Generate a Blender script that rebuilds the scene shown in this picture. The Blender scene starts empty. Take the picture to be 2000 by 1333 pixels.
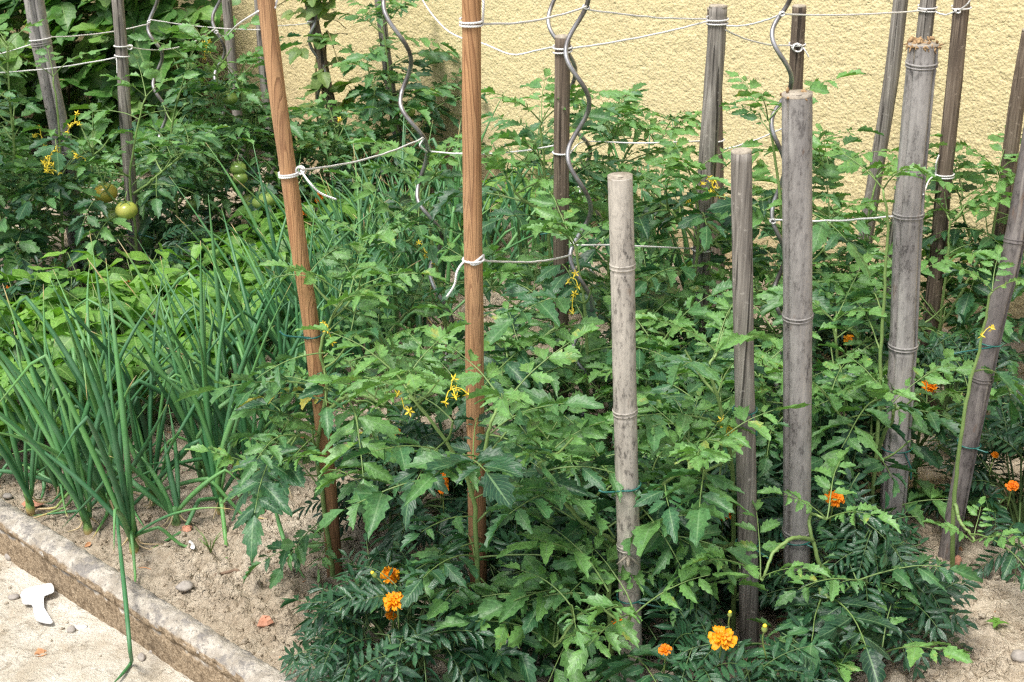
import bpy, math, random
import numpy as np

R = math.radians
rng = np.random.default_rng(7)
random.seed(7)
scene = bpy.context.scene
COL = scene.collection

# ------------------------------------------------------------------ camera, sky, sun, exposure
CAM_H, PITCH, FPX = 1.60, R(22.7), 2778.0
cam_d = bpy.data.cameras.new("camera")
cam_d.sensor_width = 36.0
cam_d.lens = 50.0
cam_d.clip_end = 400.0
cam_d.clip_start = 0.05
cam_d.dof.use_dof = True
cam_d.dof.focus_distance = 2.75
cam_d.dof.aperture_fstop = 20.0
cam = bpy.data.objects.new("camera", cam_d)
cam.location = (0, 0, CAM_H)
cam.rotation_euler = (R(90) - PITCH, 0, 0)
COL.objects.link(cam)
scene.camera = cam

SUN_EL, SUN_AZ = R(64), R(222)          # azimuth clockwise from +Y: behind the camera, to the left
world = bpy.data.worlds.new("World")
scene.world = world
world.use_nodes = True
wn, wl = world.node_tree.nodes, world.node_tree.links
wn.clear()
w_out = wn.new("ShaderNodeOutputWorld")
w_bg = wn.new("ShaderNodeBackground")
w_sky = wn.new("ShaderNodeTexSky")
w_sky.sky_type = 'NISHITA'
w_sky.sun_disc = False
w_sky.sun_elevation = SUN_EL
w_sky.sun_rotation = SUN_AZ
w_sky.dust_density = 4.0
w_sky.ozone_density = 1.0
w_hsv = wn.new("ShaderNodeHueSaturation")
w_hsv.inputs['Saturation'].default_value = 0.55      # veiled, overcast sky
wl.new(w_sky.outputs[0], w_hsv.inputs['Color'])
wl.new(w_hsv.outputs[0], w_bg.inputs['Color'])
w_bg.inputs['Strength'].default_value = 0.135
wl.new(w_bg.outputs[0], w_out.inputs['Surface'])

sun_d = bpy.data.lights.new("sun", 'SUN')
sun_d.energy = 2.3
sun_d.angle = R(17)
sun_d.color = (1.0, 0.97, 0.92)
sun = bpy.data.objects.new("sun", sun_d)
sun.rotation_euler = (R(90) - SUN_EL, 0, R(180) - SUN_AZ)
sun.location = (-3, -4, 8)
COL.objects.link(sun)

scene.view_settings.view_transform = 'Standard'
scene.view_settings.look = 'None'
scene.view_settings.exposure = 0.84
scene.view_settings.gamma = 1.0
scene.cycles.use_denoising = False
scene.cycles.filter_width = 1.3
scene.cycles.max_bounces = 6
scene.cycles.diffuse_bounces = 3
scene.cycles.glossy_bounces = 2
scene.cycles.transmission_bounces = 4
scene.cycles.transparent_max_bounces = 4

# ------------------------------------------------------------------ photograph to place
CP, SP = math.cos(PITCH), math.sin(PITCH)
CAMP = np.array([0, 0, CAM_H])


def ray(px, py):
    x, y = px - 1000.0, 666.5 - py
    return np.array([x, FPX * CP + y * SP, y * CP - FPX * SP])


def ground(px, py, z=0.0):
    d = ray(px, py)
    return CAMP + d * ((z - CAM_H) / d[2])


def at(px, py, depth):
    """the point seen at (px,py) that stands `depth` metres ahead"""
    d = ray(px, py)
    return CAMP + d * (depth / d[1])


# ------------------------------------------------------------------ noise
def _hash(ix, iy, s):
    h = (ix.astype(np.int64) * 374761393 + iy.astype(np.int64) * 668265263 + s * 974711) & 0x7fffffff
    h = ((h ^ (h >> 13)) * 1274126177) & 0x7fffffff
    return ((h ^ (h >> 16)) & 0xffff) / 65535.0


def vnoise(x, y, s=0):
    x = np.asarray(x, float); y = np.asarray(y, float)
    ix, iy = np.floor(x), np.floor(y)
    fx, fy = x - ix, y - iy
    fx = fx * fx * (3 - 2 * fx); fy = fy * fy * (3 - 2 * fy)
    a, b = _hash(ix, iy, s), _hash(ix + 1, iy, s)
    c, d = _hash(ix, iy + 1, s), _hash(ix + 1, iy + 1, s)
    return (a * (1 - fx) + b * fx) * (1 - fy) + (c * (1 - fx) + d * fx) * fy - 0.5


def worley(x, y, s=0):
    ix, iy = np.floor(x), np.floor(y)
    best = np.full(np.shape(x), 9.0)
    for dx in (-1, 0, 1):
        for dy in (-1, 0, 1):
            cx, cy = ix + dx, iy + dy
            px = cx + _hash(cx, cy, s); py = cy + _hash(cx, cy, s + 51)
            best = np.minimum(best, (px - x) ** 2 + (py - y) ** 2)
    return np.sqrt(best)


def soil_z(x, y):
    z = 0.035 * vnoise(x * 2.1, y * 2.1, 3) + 0.022 * vnoise(x * 6, y * 6, 4)
    n = vnoise(x * 15, y * 15, 5)
    z = z + 0.018 * n
    m = np.clip(.6 + 1.6 * vnoise(x * 1.7, y * 1.7, 9), .3, 1.15)       # crumbly patches and crusted ones
    w = worley(x * 26 + vnoise(x * 20, y * 20, 10), y * 26 + vnoise(x * 20, y * 20, 11), 12)
    z = z + m * (.040 * np.clip(.55 - w, 0, .5) + .026 * np.clip(.5 - worley(x * 58, y * 58, 13), 0, .5)) + .008 * vnoise(x * 85, y * 85, 8) - .012 * np.clip(vnoise(x * 9, y * 9, 14) - .18, 0, 1)
    return z


def gz(p):
    return float(soil_z(np.array([p[0]]), np.array([p[1]]))[0])


# ------------------------------------------------------------------ mesh helpers
def nrm(v):
    v = np.asarray(v, float)
    return v / (np.linalg.norm(v) + 1e-12)


class MB:
    """collects vertices, quads / triangles, uv and a per-vertex tint; build() links them as ONE mesh object"""

    def __init__(self):
        self.v, self.q, self.t, self.uv, self.ti, self.n = [], [], [], [], [], 0

    def add(self, V, Q=None, T=None, uv=None, tint=0.5):
        V = np.asarray(V, float).reshape(-1, 3)
        k = len(V)
        self.v.append(V)
        if Q is not None and len(Q):
            self.q.append(np.asarray(Q, int).reshape(-1, 4) + self.n)
        if T is not None and len(T):
            self.t.append(np.asarray(T, int).reshape(-1, 3) + self.n)
        self.uv.append(np.zeros((k, 2)) if uv is None else np.asarray(uv, float).reshape(-1, 2))
        self.ti.append(np.full(k, tint) if np.isscalar(tint) else np.asarray(tint, float))
        self.n += k

    def build(self, name, mat, parent=None, origin=None, smooth=True):
        V = np.concatenate(self.v)
        org = np.zeros(3) if origin is None else np.asarray(origin, float)
        V = V - org
        Q = np.concatenate(self.q) if self.q else np.zeros((0, 4), int)
        T = np.concatenate(self.t) if self.t else np.zeros((0, 3), int)
        me = bpy.data.meshes.new(name)
        me.vertices.add(len(V))
        me.vertices.foreach_set("co", V.astype(np.float32).ravel())
        loops = np.concatenate([Q.ravel(), T.ravel()])
        me.loops.add(len(loops))
        me.loops.foreach_set("vertex_index", loops.astype(np.int32))
        nq, nt = len(Q), len(T)
        me.polygons.add(nq + nt)
        st = np.concatenate([np.arange(nq) * 4, nq * 4 + np.arange(nt) * 3])
        me.polygons.foreach_set("loop_start", st.astype(np.int32))
        me.polygons.foreach_set("use_smooth", np.full(nq + nt, smooth))
        uvl = me.uv_layers.new(name="UVMap")
        UV = np.concatenate(self.uv)
        uvl.data.foreach_set("uv", UV[loops].astype(np.float32).ravel())
        a = me.attributes.new("tint", 'FLOAT', 'POINT')
        a.data.foreach_set("value", np.concatenate(self.ti).astype(np.float32))
        me.update(calc_edges=True)
        me.validate()
        me.materials.append(mat)
        o = bpy.data.objects.new(name, me)
        COL.objects.link(o)
        if parent is not None:
            o.parent = parent
        else:
            o.location = org
        return o


def tag(o, label, cat, group=None, kind=None):
    if label: o["label"] = label
    if cat: o["category"] = cat
    if group: o["group"] = group
    if kind: o["kind"] = kind
    return o


def thing(name, label, cat, loc, group=None):
    o = bpy.data.objects.new(name, None)
    o.empty_display_size = 0.05
    COL.objects.link(o)
    o.location = tuple(loc)
    return tag(o, label, cat, group)


def frames(P):
    P = np.asarray(P, float)
    T = np.gradient(P, axis=0)
    T /= (np.linalg.norm(T, axis=1, keepdims=True) + 1e-12)
    a = np.array([0, 0, 1.0]) if abs(T[0][2]) < 0.9 else np.array([1.0, 0, 0])
    N = np.zeros_like(P)
    n = nrm(np.cross(T[0], a))
    for i in range(len(P)):
        n = n - T[i] * np.dot(n, T[i])
        n = nrm(n)
        N[i] = n
    return T, N, np.cross(T, N)


def tube(mb, P, rad, sides=6, tint=0.5, cap=True, prof=None):
    P = np.asarray(P, float)
    m = len(P)
    rad = np.broadcast_to(np.asarray(rad, float), (m,))
    T, N, B = frames(P)
    a = np.linspace(0, 2 * math.pi, sides, endpoint=False)
    ca, sa = np.cos(a), np.sin(a)
    pr = np.ones((m, sides)) if prof is None else prof
    V = P[:, None, :] + (rad[:, None] * pr)[:, :, None] * (ca[None, :, None] * N[:, None, :] + sa[None, :, None] * B[:, None, :])
    V = V.reshape(-1, 3)
    i = np.arange(m - 1)[:, None] * sides
    j = np.arange(sides)[None, :]
    j2 = (j + 1) % sides
    Q = np.stack([i + j, i + j2, i + sides + j2, i + sides + j], -1).reshape(-1, 4)
    L = np.concatenate([[0], np.cumsum(np.linalg.norm(np.diff(P, axis=0), axis=1))])
    uv = np.stack(np.broadcast_arrays(a[None, :] / (2 * math.pi), L[:, None]), -1).reshape(-1, 2)
    Tr = []
    if cap:
        V = np.vstack([V, P[0], P[-1]])
        uv = np.vstack([uv, [0.5, 0], [0.5, L[-1]]])
        c0, c1 = m * sides, m * sides + 1
        for k in range(sides):
            k2 = (k + 1) % sides
            Tr.append((c0, k2, k)); Tr.append((c1, (m - 1) * sides + k, (m - 1) * sides + k2))
    if not np.isscalar(tint):
        tint = np.concatenate([np.repeat(tint, sides), [tint[0], tint[-1]] if cap else []])
    mb.add(V, Q, Tr, uv, tint)


def smooth_path(P, n):
    """Catmull-Rom through the points"""
    P = np.asarray(P, float)
    if len(P) == 2:
        t = np.linspace(0, 1, n)[:, None]
        return P[0] * (1 - t) + P[1] * t
    E = np.vstack([2 * P[0] - P[1], P, 2 * P[-1] - P[-2]])
    out = []
    ts = np.linspace(0, len(P) - 1 - 1e-9, n)
    for t in ts:
        i = int(t); f = t - i
        a, b, c, d = E[i], E[i + 1], E[i + 2], E[i + 3]
        out.append(0.5 * (2 * b + (c - a) * f + (2 * a - 5 * b + 4 * c - d) * f * f + (3 * b - a - 3 * c + d) * f ** 3))
    return np.array(out)


def frame_of(d, up):
    x = nrm(d)
    z = np.asarray(up, float) - x * np.dot(up, x)
    if np.linalg.norm(z) < 1e-4:
        z = np.cross(x, [0.3, 0.8, 0.1])
    z = nrm(z)
    return np.stack([x, np.cross(z, x), z], 1)       # columns: along, across, normal


class Leaves:
    """many leaf blades of a few templates, written out in one go"""

    def __init__(self, templates):
        self.T = templates
        self.M = [[] for _ in templates]
        self.O = [[] for _ in templates]
        self.C = [[] for _ in templates]

    def put(self, k, pos, d, up, length, width, tint):
        F = frame_of(d, up)
        self.M[k].append(F * np.array([length, width, length])[None, :])
        self.O[k].append(pos)
        self.C[k].append(tint)

    def count(self):
        return sum(len(o) for o in self.O)

    def into(self, mb):
        for k, (V, Q, uv) in enumerate(self.T):
            if not self.O[k]:
                continue
            M, O = np.array(self.M[k]), np.array(self.O[k])
            W = np.einsum('mij,kj->mki', M, V) + O[:, None, :]
            m, n = len(O), len(V)
            QQ = (Q[None] + (np.arange(m) * n)[:, None, None]).reshape(-1, 4)
            mb.add(W.reshape(-1, 3), QQ, None, np.tile(uv, (m, 1)), np.repeat(np.array(self.C[k]), n))


def blade(kind, seed, stations=11):
    """a unit leaf blade: x 0..1 along the midrib, half width about 0.5; returns verts, quads, uv"""
    r = np.random.default_rng(seed)
    t = np.linspace(0, 1, stations)
    if kind == 'tomato':
        w = np.sin(math.pi * np.clip(t, 0, 1) ** 0.72) ** 0.85 * (1 - 0.18 * t)
        lobe, shift = 0.27, 0.06
        fold, curl, rip = 0.28, 0.22, 0.06
    elif kind == 'marigold':
        w = np.sin(math.pi * t ** 0.9) ** 0.8
        lobe, shift = 0.14, 0.03
        fold, curl, rip = 0.25, 0.12, 0.02
    elif kind == 'bean':
        w = np.sin(math.pi * t ** 0.62) ** 0.8 * (1 - 0.25 * t)
        lobe, shift = 0.0, 0.0
        fold, curl, rip = 0.22, 0.25, 0.06
    else:                                             # bramble
        w = np.sin(math.pi * t ** 0.74) ** 0.75
        lobe, shift = 0.10, 0.03
        fold, curl, rip = 0.25, 0.2, 0.05
    w[0] = 0.03; w[-1] = 0.0
    lob = np.ones(stations); sh = np.zeros(stations)
    for i in range(1, stations - 1):
        j = lobe * r.uniform(0.25, 1.35) * (1.25 - .7 * t[i] if kind == 'tomato' else 1.0)
        lob[i] = 1 + j * 0.5 if i % 2 else 1 - j
        sh[i] = shift * r.uniform(.6, 1.4) if i % 2 else -shift * 0.4
    if kind == 'marigold':
        cols = np.array([-1, 0, 1.0])
    else:
        cols = np.array([-1, -0.5, 0, 0.5, 1.0])
    V, uv = [], []
    ph = r.uniform(0, 6.28)
    cu = curl * r.uniform(0.4, 1.5)
    fo = fold * r.uniform(0.3, 1.3) * (1 if r.random() < .75 else -0.5)
    tw = r.uniform(-0.25, 0.25)
    for i in range(stations):
        for c in cols:
            e = abs(c) == 1
            y = 0.5 * w[i] * c * (lob[i] if e else 1.0)
            x = t[i] + (sh[i] if e else -0.02 * abs(c))
            z = fo * abs(y) - cu * t[i] ** 2 + rip * math.sin(ph + t[i] * 9 + 2 * c) * abs(c) * 0.6
            z += tw * y * t[i]
            if not e and c != 0:
                z += 0.013 * (1 if i % 2 else -1)
            V.append((x, y, z)); uv.append((t[i], 0.5 + 0.5 * c))
    nc = len(cols)
    Q = [(i * nc + j, (i + 1) * nc + j, (i + 1) * nc + j + 1, i * nc + j + 1) for i in range(stations - 1) for j in range(nc - 1)]
    return np.array(V), np.array(Q)[:, ::-1], np.array(uv)


TOM = [blade('tomato', s, (10, 12, 11)[s % 3]) for s in range(12)]
TOMLO = [blade('tomato', s + 40, 10) for s in range(8)]
MAR = [blade('marigold', s, 6) for s in range(6)]
BEA = [blade('bean', s, 8) for s in range(8)]
BRA = [blade('bramble', s, 11) for s in range(8)]


# ------------------------------------------------------------------ materials
def mat_new(name):
    m = bpy.data.materials.new(name)
    m.use_nodes = True
    nt = m.node_tree
    nt.nodes.clear()
    out = nt.nodes.new("ShaderNodeOutputMaterial")
    return m, nt, out


class NT:
    def __init__(self, name):
        self.m, self.nt, self.out = mat_new(name)

    def n(self, typ, **kw):
        nd = self.nt.nodes.new("ShaderNode" + typ)
        for k, v in kw.items():
            if hasattr(nd, k) and k not in nd.inputs:
                setattr(nd, k, v)
            else:
                nd.inputs[k].default_value = v
        return nd

    def l(self, a, b):
        self.nt.links.new(a, b)

    def noise(self, vec, scale, detail=4, rough=0.55, dist=0.0):
        nd = self.n("TexNoise")
        nd.inputs['Scale'].default_value = scale
        nd.inputs['Detail'].default_value = detail
        nd.inputs['Roughness'].default_value = rough
        nd.inputs['Distortion'].default_value = dist
        if vec is not None: self.l(vec, nd.inputs['Vector'])
        return nd.outputs['Fac']

    def map(self, vec, scale=(1, 1, 1), loc=(0, 0, 0), rot=(0, 0, 0)):
        nd = self.n("Mapping")
        nd.inputs['Scale'].default_value = scale
        nd.inputs['Location'].default_value = loc
        nd.inputs['Rotation'].default_value = rot
        self.l(vec, nd.inputs['Vector'])
        return nd.outputs[0]

    def ramp(self, fac, stops):
        nd = self.n("ValToRGB")
        el = nd.color_ramp.elements
        while len(el) < len(stops): el.new(0.5)
        for e, (p, c) in zip(el, stops):
            e.position = p
            e.color = (c, c, c, 1) if np.isscalar(c) else (*c, 1)
        self.l(fac, nd.inputs[0])
        return nd.outputs[0]

    def mix(self, fac, a, b, mode='MIX'):
        nd = self.n("MixRGB", blend_type=mode)
        for k, v in (('Fac', fac), ('Color1', a), ('Color2', b)):
            if hasattr(v, 'node'): self.l(v, nd.inputs[k])
            elif k == 'Fac': nd.inputs[k].default_value = v
            else: nd.inputs[k].default_value = (*v, 1) if not np.isscalar(v) else (v, v, v, 1)
        return nd.outputs[0]

    def math(self, op, a, b=0.0, c=0.0):
        nd = self.n("Math", operation=op)
        for i, v in enumerate((a, b, c)):
            if hasattr(v, 'node'): self.l(v, nd.inputs[i])
            else: nd.inputs[i].default_value = v
        return nd.outputs[0]

    def bump(self, h, strength=0.5, dist=0.005, prev=None):
        nd = self.n("Bump")
        nd.inputs['Strength'].default_value = strength
        nd.inputs['Distance'].default_value = dist
        self.l(h, nd.inputs['Height'])
        if prev is not None: self.l(prev, nd.inputs['Normal'])
        return nd.outputs[0]

    def principled(self, col, rough=0.6, normal=None, spec=0.5, metal=0.0):
        p = self.n("BsdfPrincipled")
        for k, v in (('Base Color', col), ('Roughness', rough), ('Metallic', metal), ('Specular IOR Level', spec)):
            if hasattr(v, 'node'): self.l(v, p.inputs[k])
            elif k == 'Base Color': p.inputs[k].default_value = (*v, 1)
            else: p.inputs[k].default_value = v
        if normal is not None: self.l(normal, p.inputs['Normal'])
        return p.outputs[0]

    def done(self, shader):
        self.l(shader, self.out.inputs['Surface'])
        return self.m


def leaf_material(name, dark, mid, light, vein, rough=0.42, trans=0.28, veins=9.0, slant=2.2, bump=0.4, tr_col=None, spots=None, spec=0.5, yellow=None):
    g = NT(name)
    uv = g.n("UVMap").outputs[0]
    sx = g.n("SeparateXYZ"); g.l(uv, sx.inputs[0])
    u, v = sx.outputs[0], sx.outputs[1]
    av = g.math('ABSOLUTE', g.math('SUBTRACT', g.math('MULTIPLY', v, 2.0), 1.0))
    ti = g.n("Attribute", attribute_name="tint").outputs['Fac']
    pos = g.n("NewGeometry").outputs['Position']
    nz = g.noise(pos, 38, 3)
    f = g.math('ADD', ti, g.math('MULTIPLY', g.math('SUBTRACT', nz, 0.5), 0.35))
    col = g.ramp(f, [(0.0, dark), (0.45, mid), (1.0, light)] if not yellow else [(0.0, dark), (0.42, mid), (0.85, light), (0.93, light), (1.0, yellow)])
    # side veins: bands that slant towards the tip
    ph = g.math('SUBTRACT', g.math('MULTIPLY', u, veins), g.math('MULTIPLY', av, slant))
    saw = g.math('ABSOLUTE', g.math('SUBTRACT', g.math('FRACT', ph), 0.5))
    side = g.math('LESS_THAN', saw, 0.06)
    midr = g.math('LESS_THAN', av, 0.07)
    vm = g.math('MAXIMUM', g.math('MULTIPLY', side, 0.5), midr)
    mot = g.ramp(g.noise(pos, 170, 3, .65), [(.35, .62), (.65, 1.22)])
    col = g.mix(.8, col, mot, 'MULTIPLY')
    col = g.mix(g.math('MULTIPLY', vm, 0.6), col, vein)
    if spots:
        sp = g.ramp(g.noise(pos, 75, 2), [(0.66, 0.0), (0.74, 1.0)])
        col = g.mix(g.math('MULTIPLY', sp, 0.5), col, spots)
    h = g.math('ADD', g.math('MULTIPLY', saw, 0.45), g.math('MULTIPLY', g.noise(pos, 150, 3), 1.0))
    h = g.math('SUBTRACT', h, g.math('MULTIPLY', midr, 0.4))
    nb = g.bump(h, bump, 0.0025)
    p = g.principled(col, rough, nb, spec)
    t = g.n("BsdfTranslucent")
    tc = g.mix(1.0, col, tr_col or (1.25, 1.45, 0.5), 'MULTIPLY')
    g.l(tc, t.inputs['Color'])
    ms = g.n("MixShader"); ms.inputs[0].default_value = trans
    g.l(p, ms.inputs[1]); g.l(t.outputs[0], ms.inputs[2])
    return g.done(ms.outputs[0])


M = {}
M['tomato_leaf'] = leaf_material('tomato_leaf', (.009, .042, .020), (.038, .130, .050), (.145, .31, .080), (.18, .31, .14),
                                 rough=.44, trans=.25, spots=(.13, .24, .13), spec=.5, yellow=(.42, .38, .07))
M['tomato_leaf_dull'] = leaf_material('tomato_leaf_dull', (.010, .046, .024), (.040, .132, .056), (.14, .30, .085), (.16, .28, .13), rough=.44, trans=.25, spec=.5, yellow=(.42, .38, .07))
M['marigold_leaf'] = leaf_material('marigold_leaf', (.008, .036, .018), (.022, .080, .036), (.058, .165, .062), (.08, .17, .07),
                                   rough=.34, trans=.2, veins=6, bump=.4)
M['bean_leaf'] = leaf_material('bean_leaf', (.055, .15, .025), (.125, .29, .042), (.23, .44, .075), (.26, .42, .12), rough=.5, trans=.32, veins=6, slant=1.4, bump=.35)
M['bramble_leaf'] = leaf_material('bramble_leaf', (.020, .075, .016), (.070, .19, .034), (.24, .40, .09), (.22, .34, .12), rough=.45, trans=.24, veins=8, slant=1.6)
M['vine_leaf'] = leaf_material('vine_leaf', (.05, .11, .025), (.10, .20, .05), (.24, .33, .10), (.26, .34, .12), rough=.5, trans=.32, veins=6, slant=1.6)


def simple(name, c1, c2, scale=60, rough=.6, bump=.3, bdist=.002, spec=.4, use_tint=False, metal=0.0, stretch=(1, 1, 1), detail=4):
    g = NT(name)
    co = g.map(g.n("TexCoord").outputs['Object'], stretch)
    f = g.noise(co, scale, detail)
    if use_tint:
        f = g.math('ADD', g.math('MULTIPLY', g.math('SUBTRACT', f, .5), .5), g.n("Attribute", attribute_name="tint").outputs['Fac'])
        col = g.ramp(f, [(0.05, c1), (0.95, c2)])
    else:
        col = g.ramp(f, [(.3, c1), (.7, c2)])
    nb = g.bump(g.noise(co, scale * 2.5, 3), bump, bdist)
    return g.done(g.principled(col, rough, nb, spec, metal))


M['stem'] = simple('tomato_stem', (.09, .15, .045), (.24, .36, .11), 40, .5, .3, .001, use_tint=True)
M['dark_stem'] = simple('marigold_stem', (.05, .09, .03), (.12, .2, .06), 40, .5, .2, .001, use_tint=True)
M['tie'] = simple('green_tie', (.008, .07, .06), (.03, .16, .13), 200, .35, .2, .0005)
M['bud'] = simple('bud_green', (.12, .2, .05), (.28, .36, .1), 100, .45, .2, .001)
M['tomato_skin'] = None


def onion_material():
    g = NT('onion_leaf')
    ti = g.n("Attribute", attribute_name="tint").outputs['Fac']
    uv = g.n("UVMap").outputs[0]
    st = g.noise(g.map(uv, (30, 3, 1)), 1.0, 3)
    pos = g.n("NewGeometry").outputs['Position']
    f = g.math('ADD', ti, g.math('MULTIPLY', g.math('SUBTRACT', g.mix(.5, st, g.noise(pos, 25, 3)), .5), .35))
    col = g.ramp(f, [(0.0, (.020, .100, .038)), (.35, (.055, .195, .066)), (.6, (.13, .33, .09)), (.8, (.22, .36, .1)), (.9, (.55, .42, .16)), (1.0, (.55, .42, .27))])
    nb = g.bump(st, .25, .002)
    bl = g.ramp(g.noise(pos, 14, 4, .6), [(.45, 0.0), (.7, .35)])
    col = g.mix(bl, col, (.19, .31, .20))
    p = g.principled(col, .46, nb, .5)
    t = g.n("BsdfTranslucent"); g.l(col, t.inputs['Color'])
    ms = g.n("MixShader"); ms.inputs[0].default_value = .16
    g.l(p, ms.inputs[1]); g.l(t.outputs[0], ms.inputs[2])
    return g.done(ms.outputs[0])


M['onion'] = onion_material()


def flower_material():
    g = NT('marigold_petal')
    ti = g.n("Attribute", attribute_name="tint").outputs['Fac']
    col = g.ramp(ti, [(0.0, (.62, .09, .005)), (.5, (.90, .27, .006)), (1.0, (.92, .44, .014))])
    p = g.principled(col, .5, None, .3)
    t = g.n("BsdfTranslucent"); g.l(col, t.inputs['Color'])
    ms = g.n("MixShader"); ms.inputs[0].default_value = .35
    g.l(p, ms.inputs[1]); g.l(t.outputs[0], ms.inputs[2])
    return g.done(ms.outputs[0])


M['petal'] = flower_material()
M['yellow_petal'] = simple('tomato_flower', (.75, .55, .02), (.85, .68, .08), 60, .5, .1, .001)


def fruit_material(name, a, b):
    g = NT(name)
    co = g.n("TexCoord").outputs['Object']
    col = g.ramp(g.noise(co, 22, 3), [(.3, a), (.7, b)])
    return g.done(g.principled(col, .22, None, .5))


M['fruit_green'] = fruit_material('unripe_tomato', (.12, .22, .04), (.24, .32, .08))
M['fruit_pale'] = fruit_material('ripening_tomato', (.30, .36, .06), (.44, .42, .10))
M['fruit_orange'] = fruit_material('orange_tomato', (.42, .27, .04), (.30, .33, .06))


def pine_material():
    g = NT('treated_pine')
    co = g.n("TexCoord").outputs['Object']
    rnd = g.n("ObjectInfo").outputs['Random']
    off = g.n("CombineXYZ"); g.l(rnd, off.inputs[0]); g.l(rnd, off.inputs[1])
    ad = g.n("VectorMath", operation='ADD'); g.l(co, ad.inputs[0]); g.l(off.outputs[0], ad.inputs[1])
    c2 = g.map(ad.outputs[0], (1, 1, .035))
    n1 = g.noise(c2, 30, 2, .5, .5)
    rings = g.math('FRACT', g.math('MULTIPLY', n1, 17.0))
    line = g.ramp(rings, [(0.0, 0.0), (.62, .25), (.9, 1.0), (1.0, 0.1)])
    fib = g.noise(g.map(ad.outputs[0], (1, 1, .02)), 420, 3)
    col = g.mix(line, (.46, .262, .128), (.215, .102, .048))
    col = g.mix(g.math('MULTIPLY', fib, .35), col, (.36, .20, .10))
    st = g.ramp(g.noise(g.map(ad.outputs[0], (1, 1, .25)), 22, 4), [(.45, 0.0), (.7, 1.0)])
    col = g.mix(g.math('MULTIPLY', st, .45), col, (.14, .058, .024))
    pit = g.ramp(g.noise(ad.outputs[0], 170, 2), [(.70, 0.0), (.76, 1.0)])
    col = g.mix(g.math('MULTIPLY', pit, .45), col, (.55, .36, .2))
    h = g.math('ADD', g.math('MULTIPLY', line, -.6), g.math('MULTIPLY', fib, .8))
    sz = g.n('SeparateXYZ'); g.l(co, sz.inputs[0])
    mud = g.ramp(g.math('ADD', sz.outputs[2], g.math('MULTIPLY', g.math('SUBTRACT', g.noise(co, 18, 4), .5), .3)), [(.05, .75), (.30, .35), (.5, 0.0)])
    col = g.mix(mud, col, (.105, .06, .032))
    grey = g.ramp(g.noise(g.map(ad.outputs[0], (1, 1, .12), (5, 2, 1)), 9, 3), [(.5, 0.0), (.72, .4)])
    col = g.mix(grey, col, (.34, .25, .17))
    return g.done(g.principled(col, .8, g.bump(h, .6, .003), .2))


M['pine'] = pine_material()


def grey_wood(name, a, b, c):
    g = NT(name)
    co = g.n("TexCoord").outputs['Object']
    rnd = g.n("ObjectInfo").outputs['Random']
    off = g.n("CombineXYZ"); g.l(rnd, off.inputs[0]); g.l(rnd, off.inputs[1])
    ad = g.n("VectorMath", operation='ADD'); g.l(co, ad.inputs[0]); g.l(off.outputs[0], ad.inputs[1])
    fib = g.noise(g.map(ad.outputs[0], (1, 1, .03)), 190, 4, .6)
    pa = g.noise(g.map(ad.outputs[0], (1, 1, .3)), 14, 4)
    col = g.ramp(fib, [(.28, a), (.5, b), (.72, c)])
    col = g.mix(g.ramp(pa, [(.45, 0.0), (.75, .65)]), col, tuple(x * .45 for x in b))
    crack = g.ramp(g.noise(g.map(ad.outputs[0], (1, 1, .015)), 95, 2), [(.34, 1.0), (.40, 0.0)])
    col = g.mix(g.math('MULTIPLY', crack, .8), col, tuple(x * .3 for x in a))
    lic = g.ramp(g.noise(ad.outputs[0], 85, 3), [(.64, 0.0), (.72, .5)])
    col = g.mix(lic, col, tuple(min(1, x * 1.35) for x in c))
    h = g.math('SUBTRACT', fib, g.math('MULTIPLY', crack, .8))
    return g.done(g.principled(col, .82, g.bump(h, .7, .0025), .2))


M['grey_wood'] = grey_wood('weathered_wood', (.09, .08, .07), (.21, .19, .165), (.36, .335, .295))
M['brown_grey_wood'] = grey_wood('weathered_brown_wood', (.06, .045, .035), (.15, .115, .085), (.27, .22, .17))


def bamboo_material(name, a, b, dark):
    g = NT(name)
    co = g.n("TexCoord").outputs['Object']
    rnd = g.n("ObjectInfo").outputs['Random']
    off = g.n("CombineXYZ"); g.l(rnd, off.inputs[0]); g.l(rnd, off.inputs[1])
    ad = g.n("VectorMath", operation='ADD'); g.l(co, ad.inputs[0]); g.l(off.outputs[0], ad.inputs[1])
    v = ad.outputs[0]
    fib = g.noise(g.map(v, (1, 1, .02)), 160, 4, .65)
    pa = g.noise(g.map(v, (1, 1, .22)), 26, 6, .7)
    mold = g.noise(g.map(v, (1, 1, .45)), 110, 6, .8)
    col = g.mix(g.ramp(pa, [(.38, 0.0), (.62, 1.0)]), a, b)
    col = g.mix(g.ramp(fib, [(.50, 0.0), (.75, .35)]), col, dark)
    m1 = g.math('MULTIPLY', g.ramp(mold, [(.50, 0.0), (.60, .9)]), g.ramp(pa, [(.40, .2), (.58, .95)]))
    col = g.mix(m1, col, dark)
    rust = g.ramp(g.noise(g.map(v, (1, 1, .3), (3, 1, 2)), 45, 3), [(.66, 0.0), (.74, .5)])
    col = g.mix(rust, col, (.16, .085, .045))
    lg = g.ramp(g.noise(g.map(v, (1, 1, .06), (7, 3, 0)), 70, 2), [(.6, 0.0), (.7, .3)])
    col = g.mix(lg, col, (.46, .42, .37))
    return g.done(g.principled(col, .6, g.bump(g.mix(.5, fib, mold), .35, .0015), .3))


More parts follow.
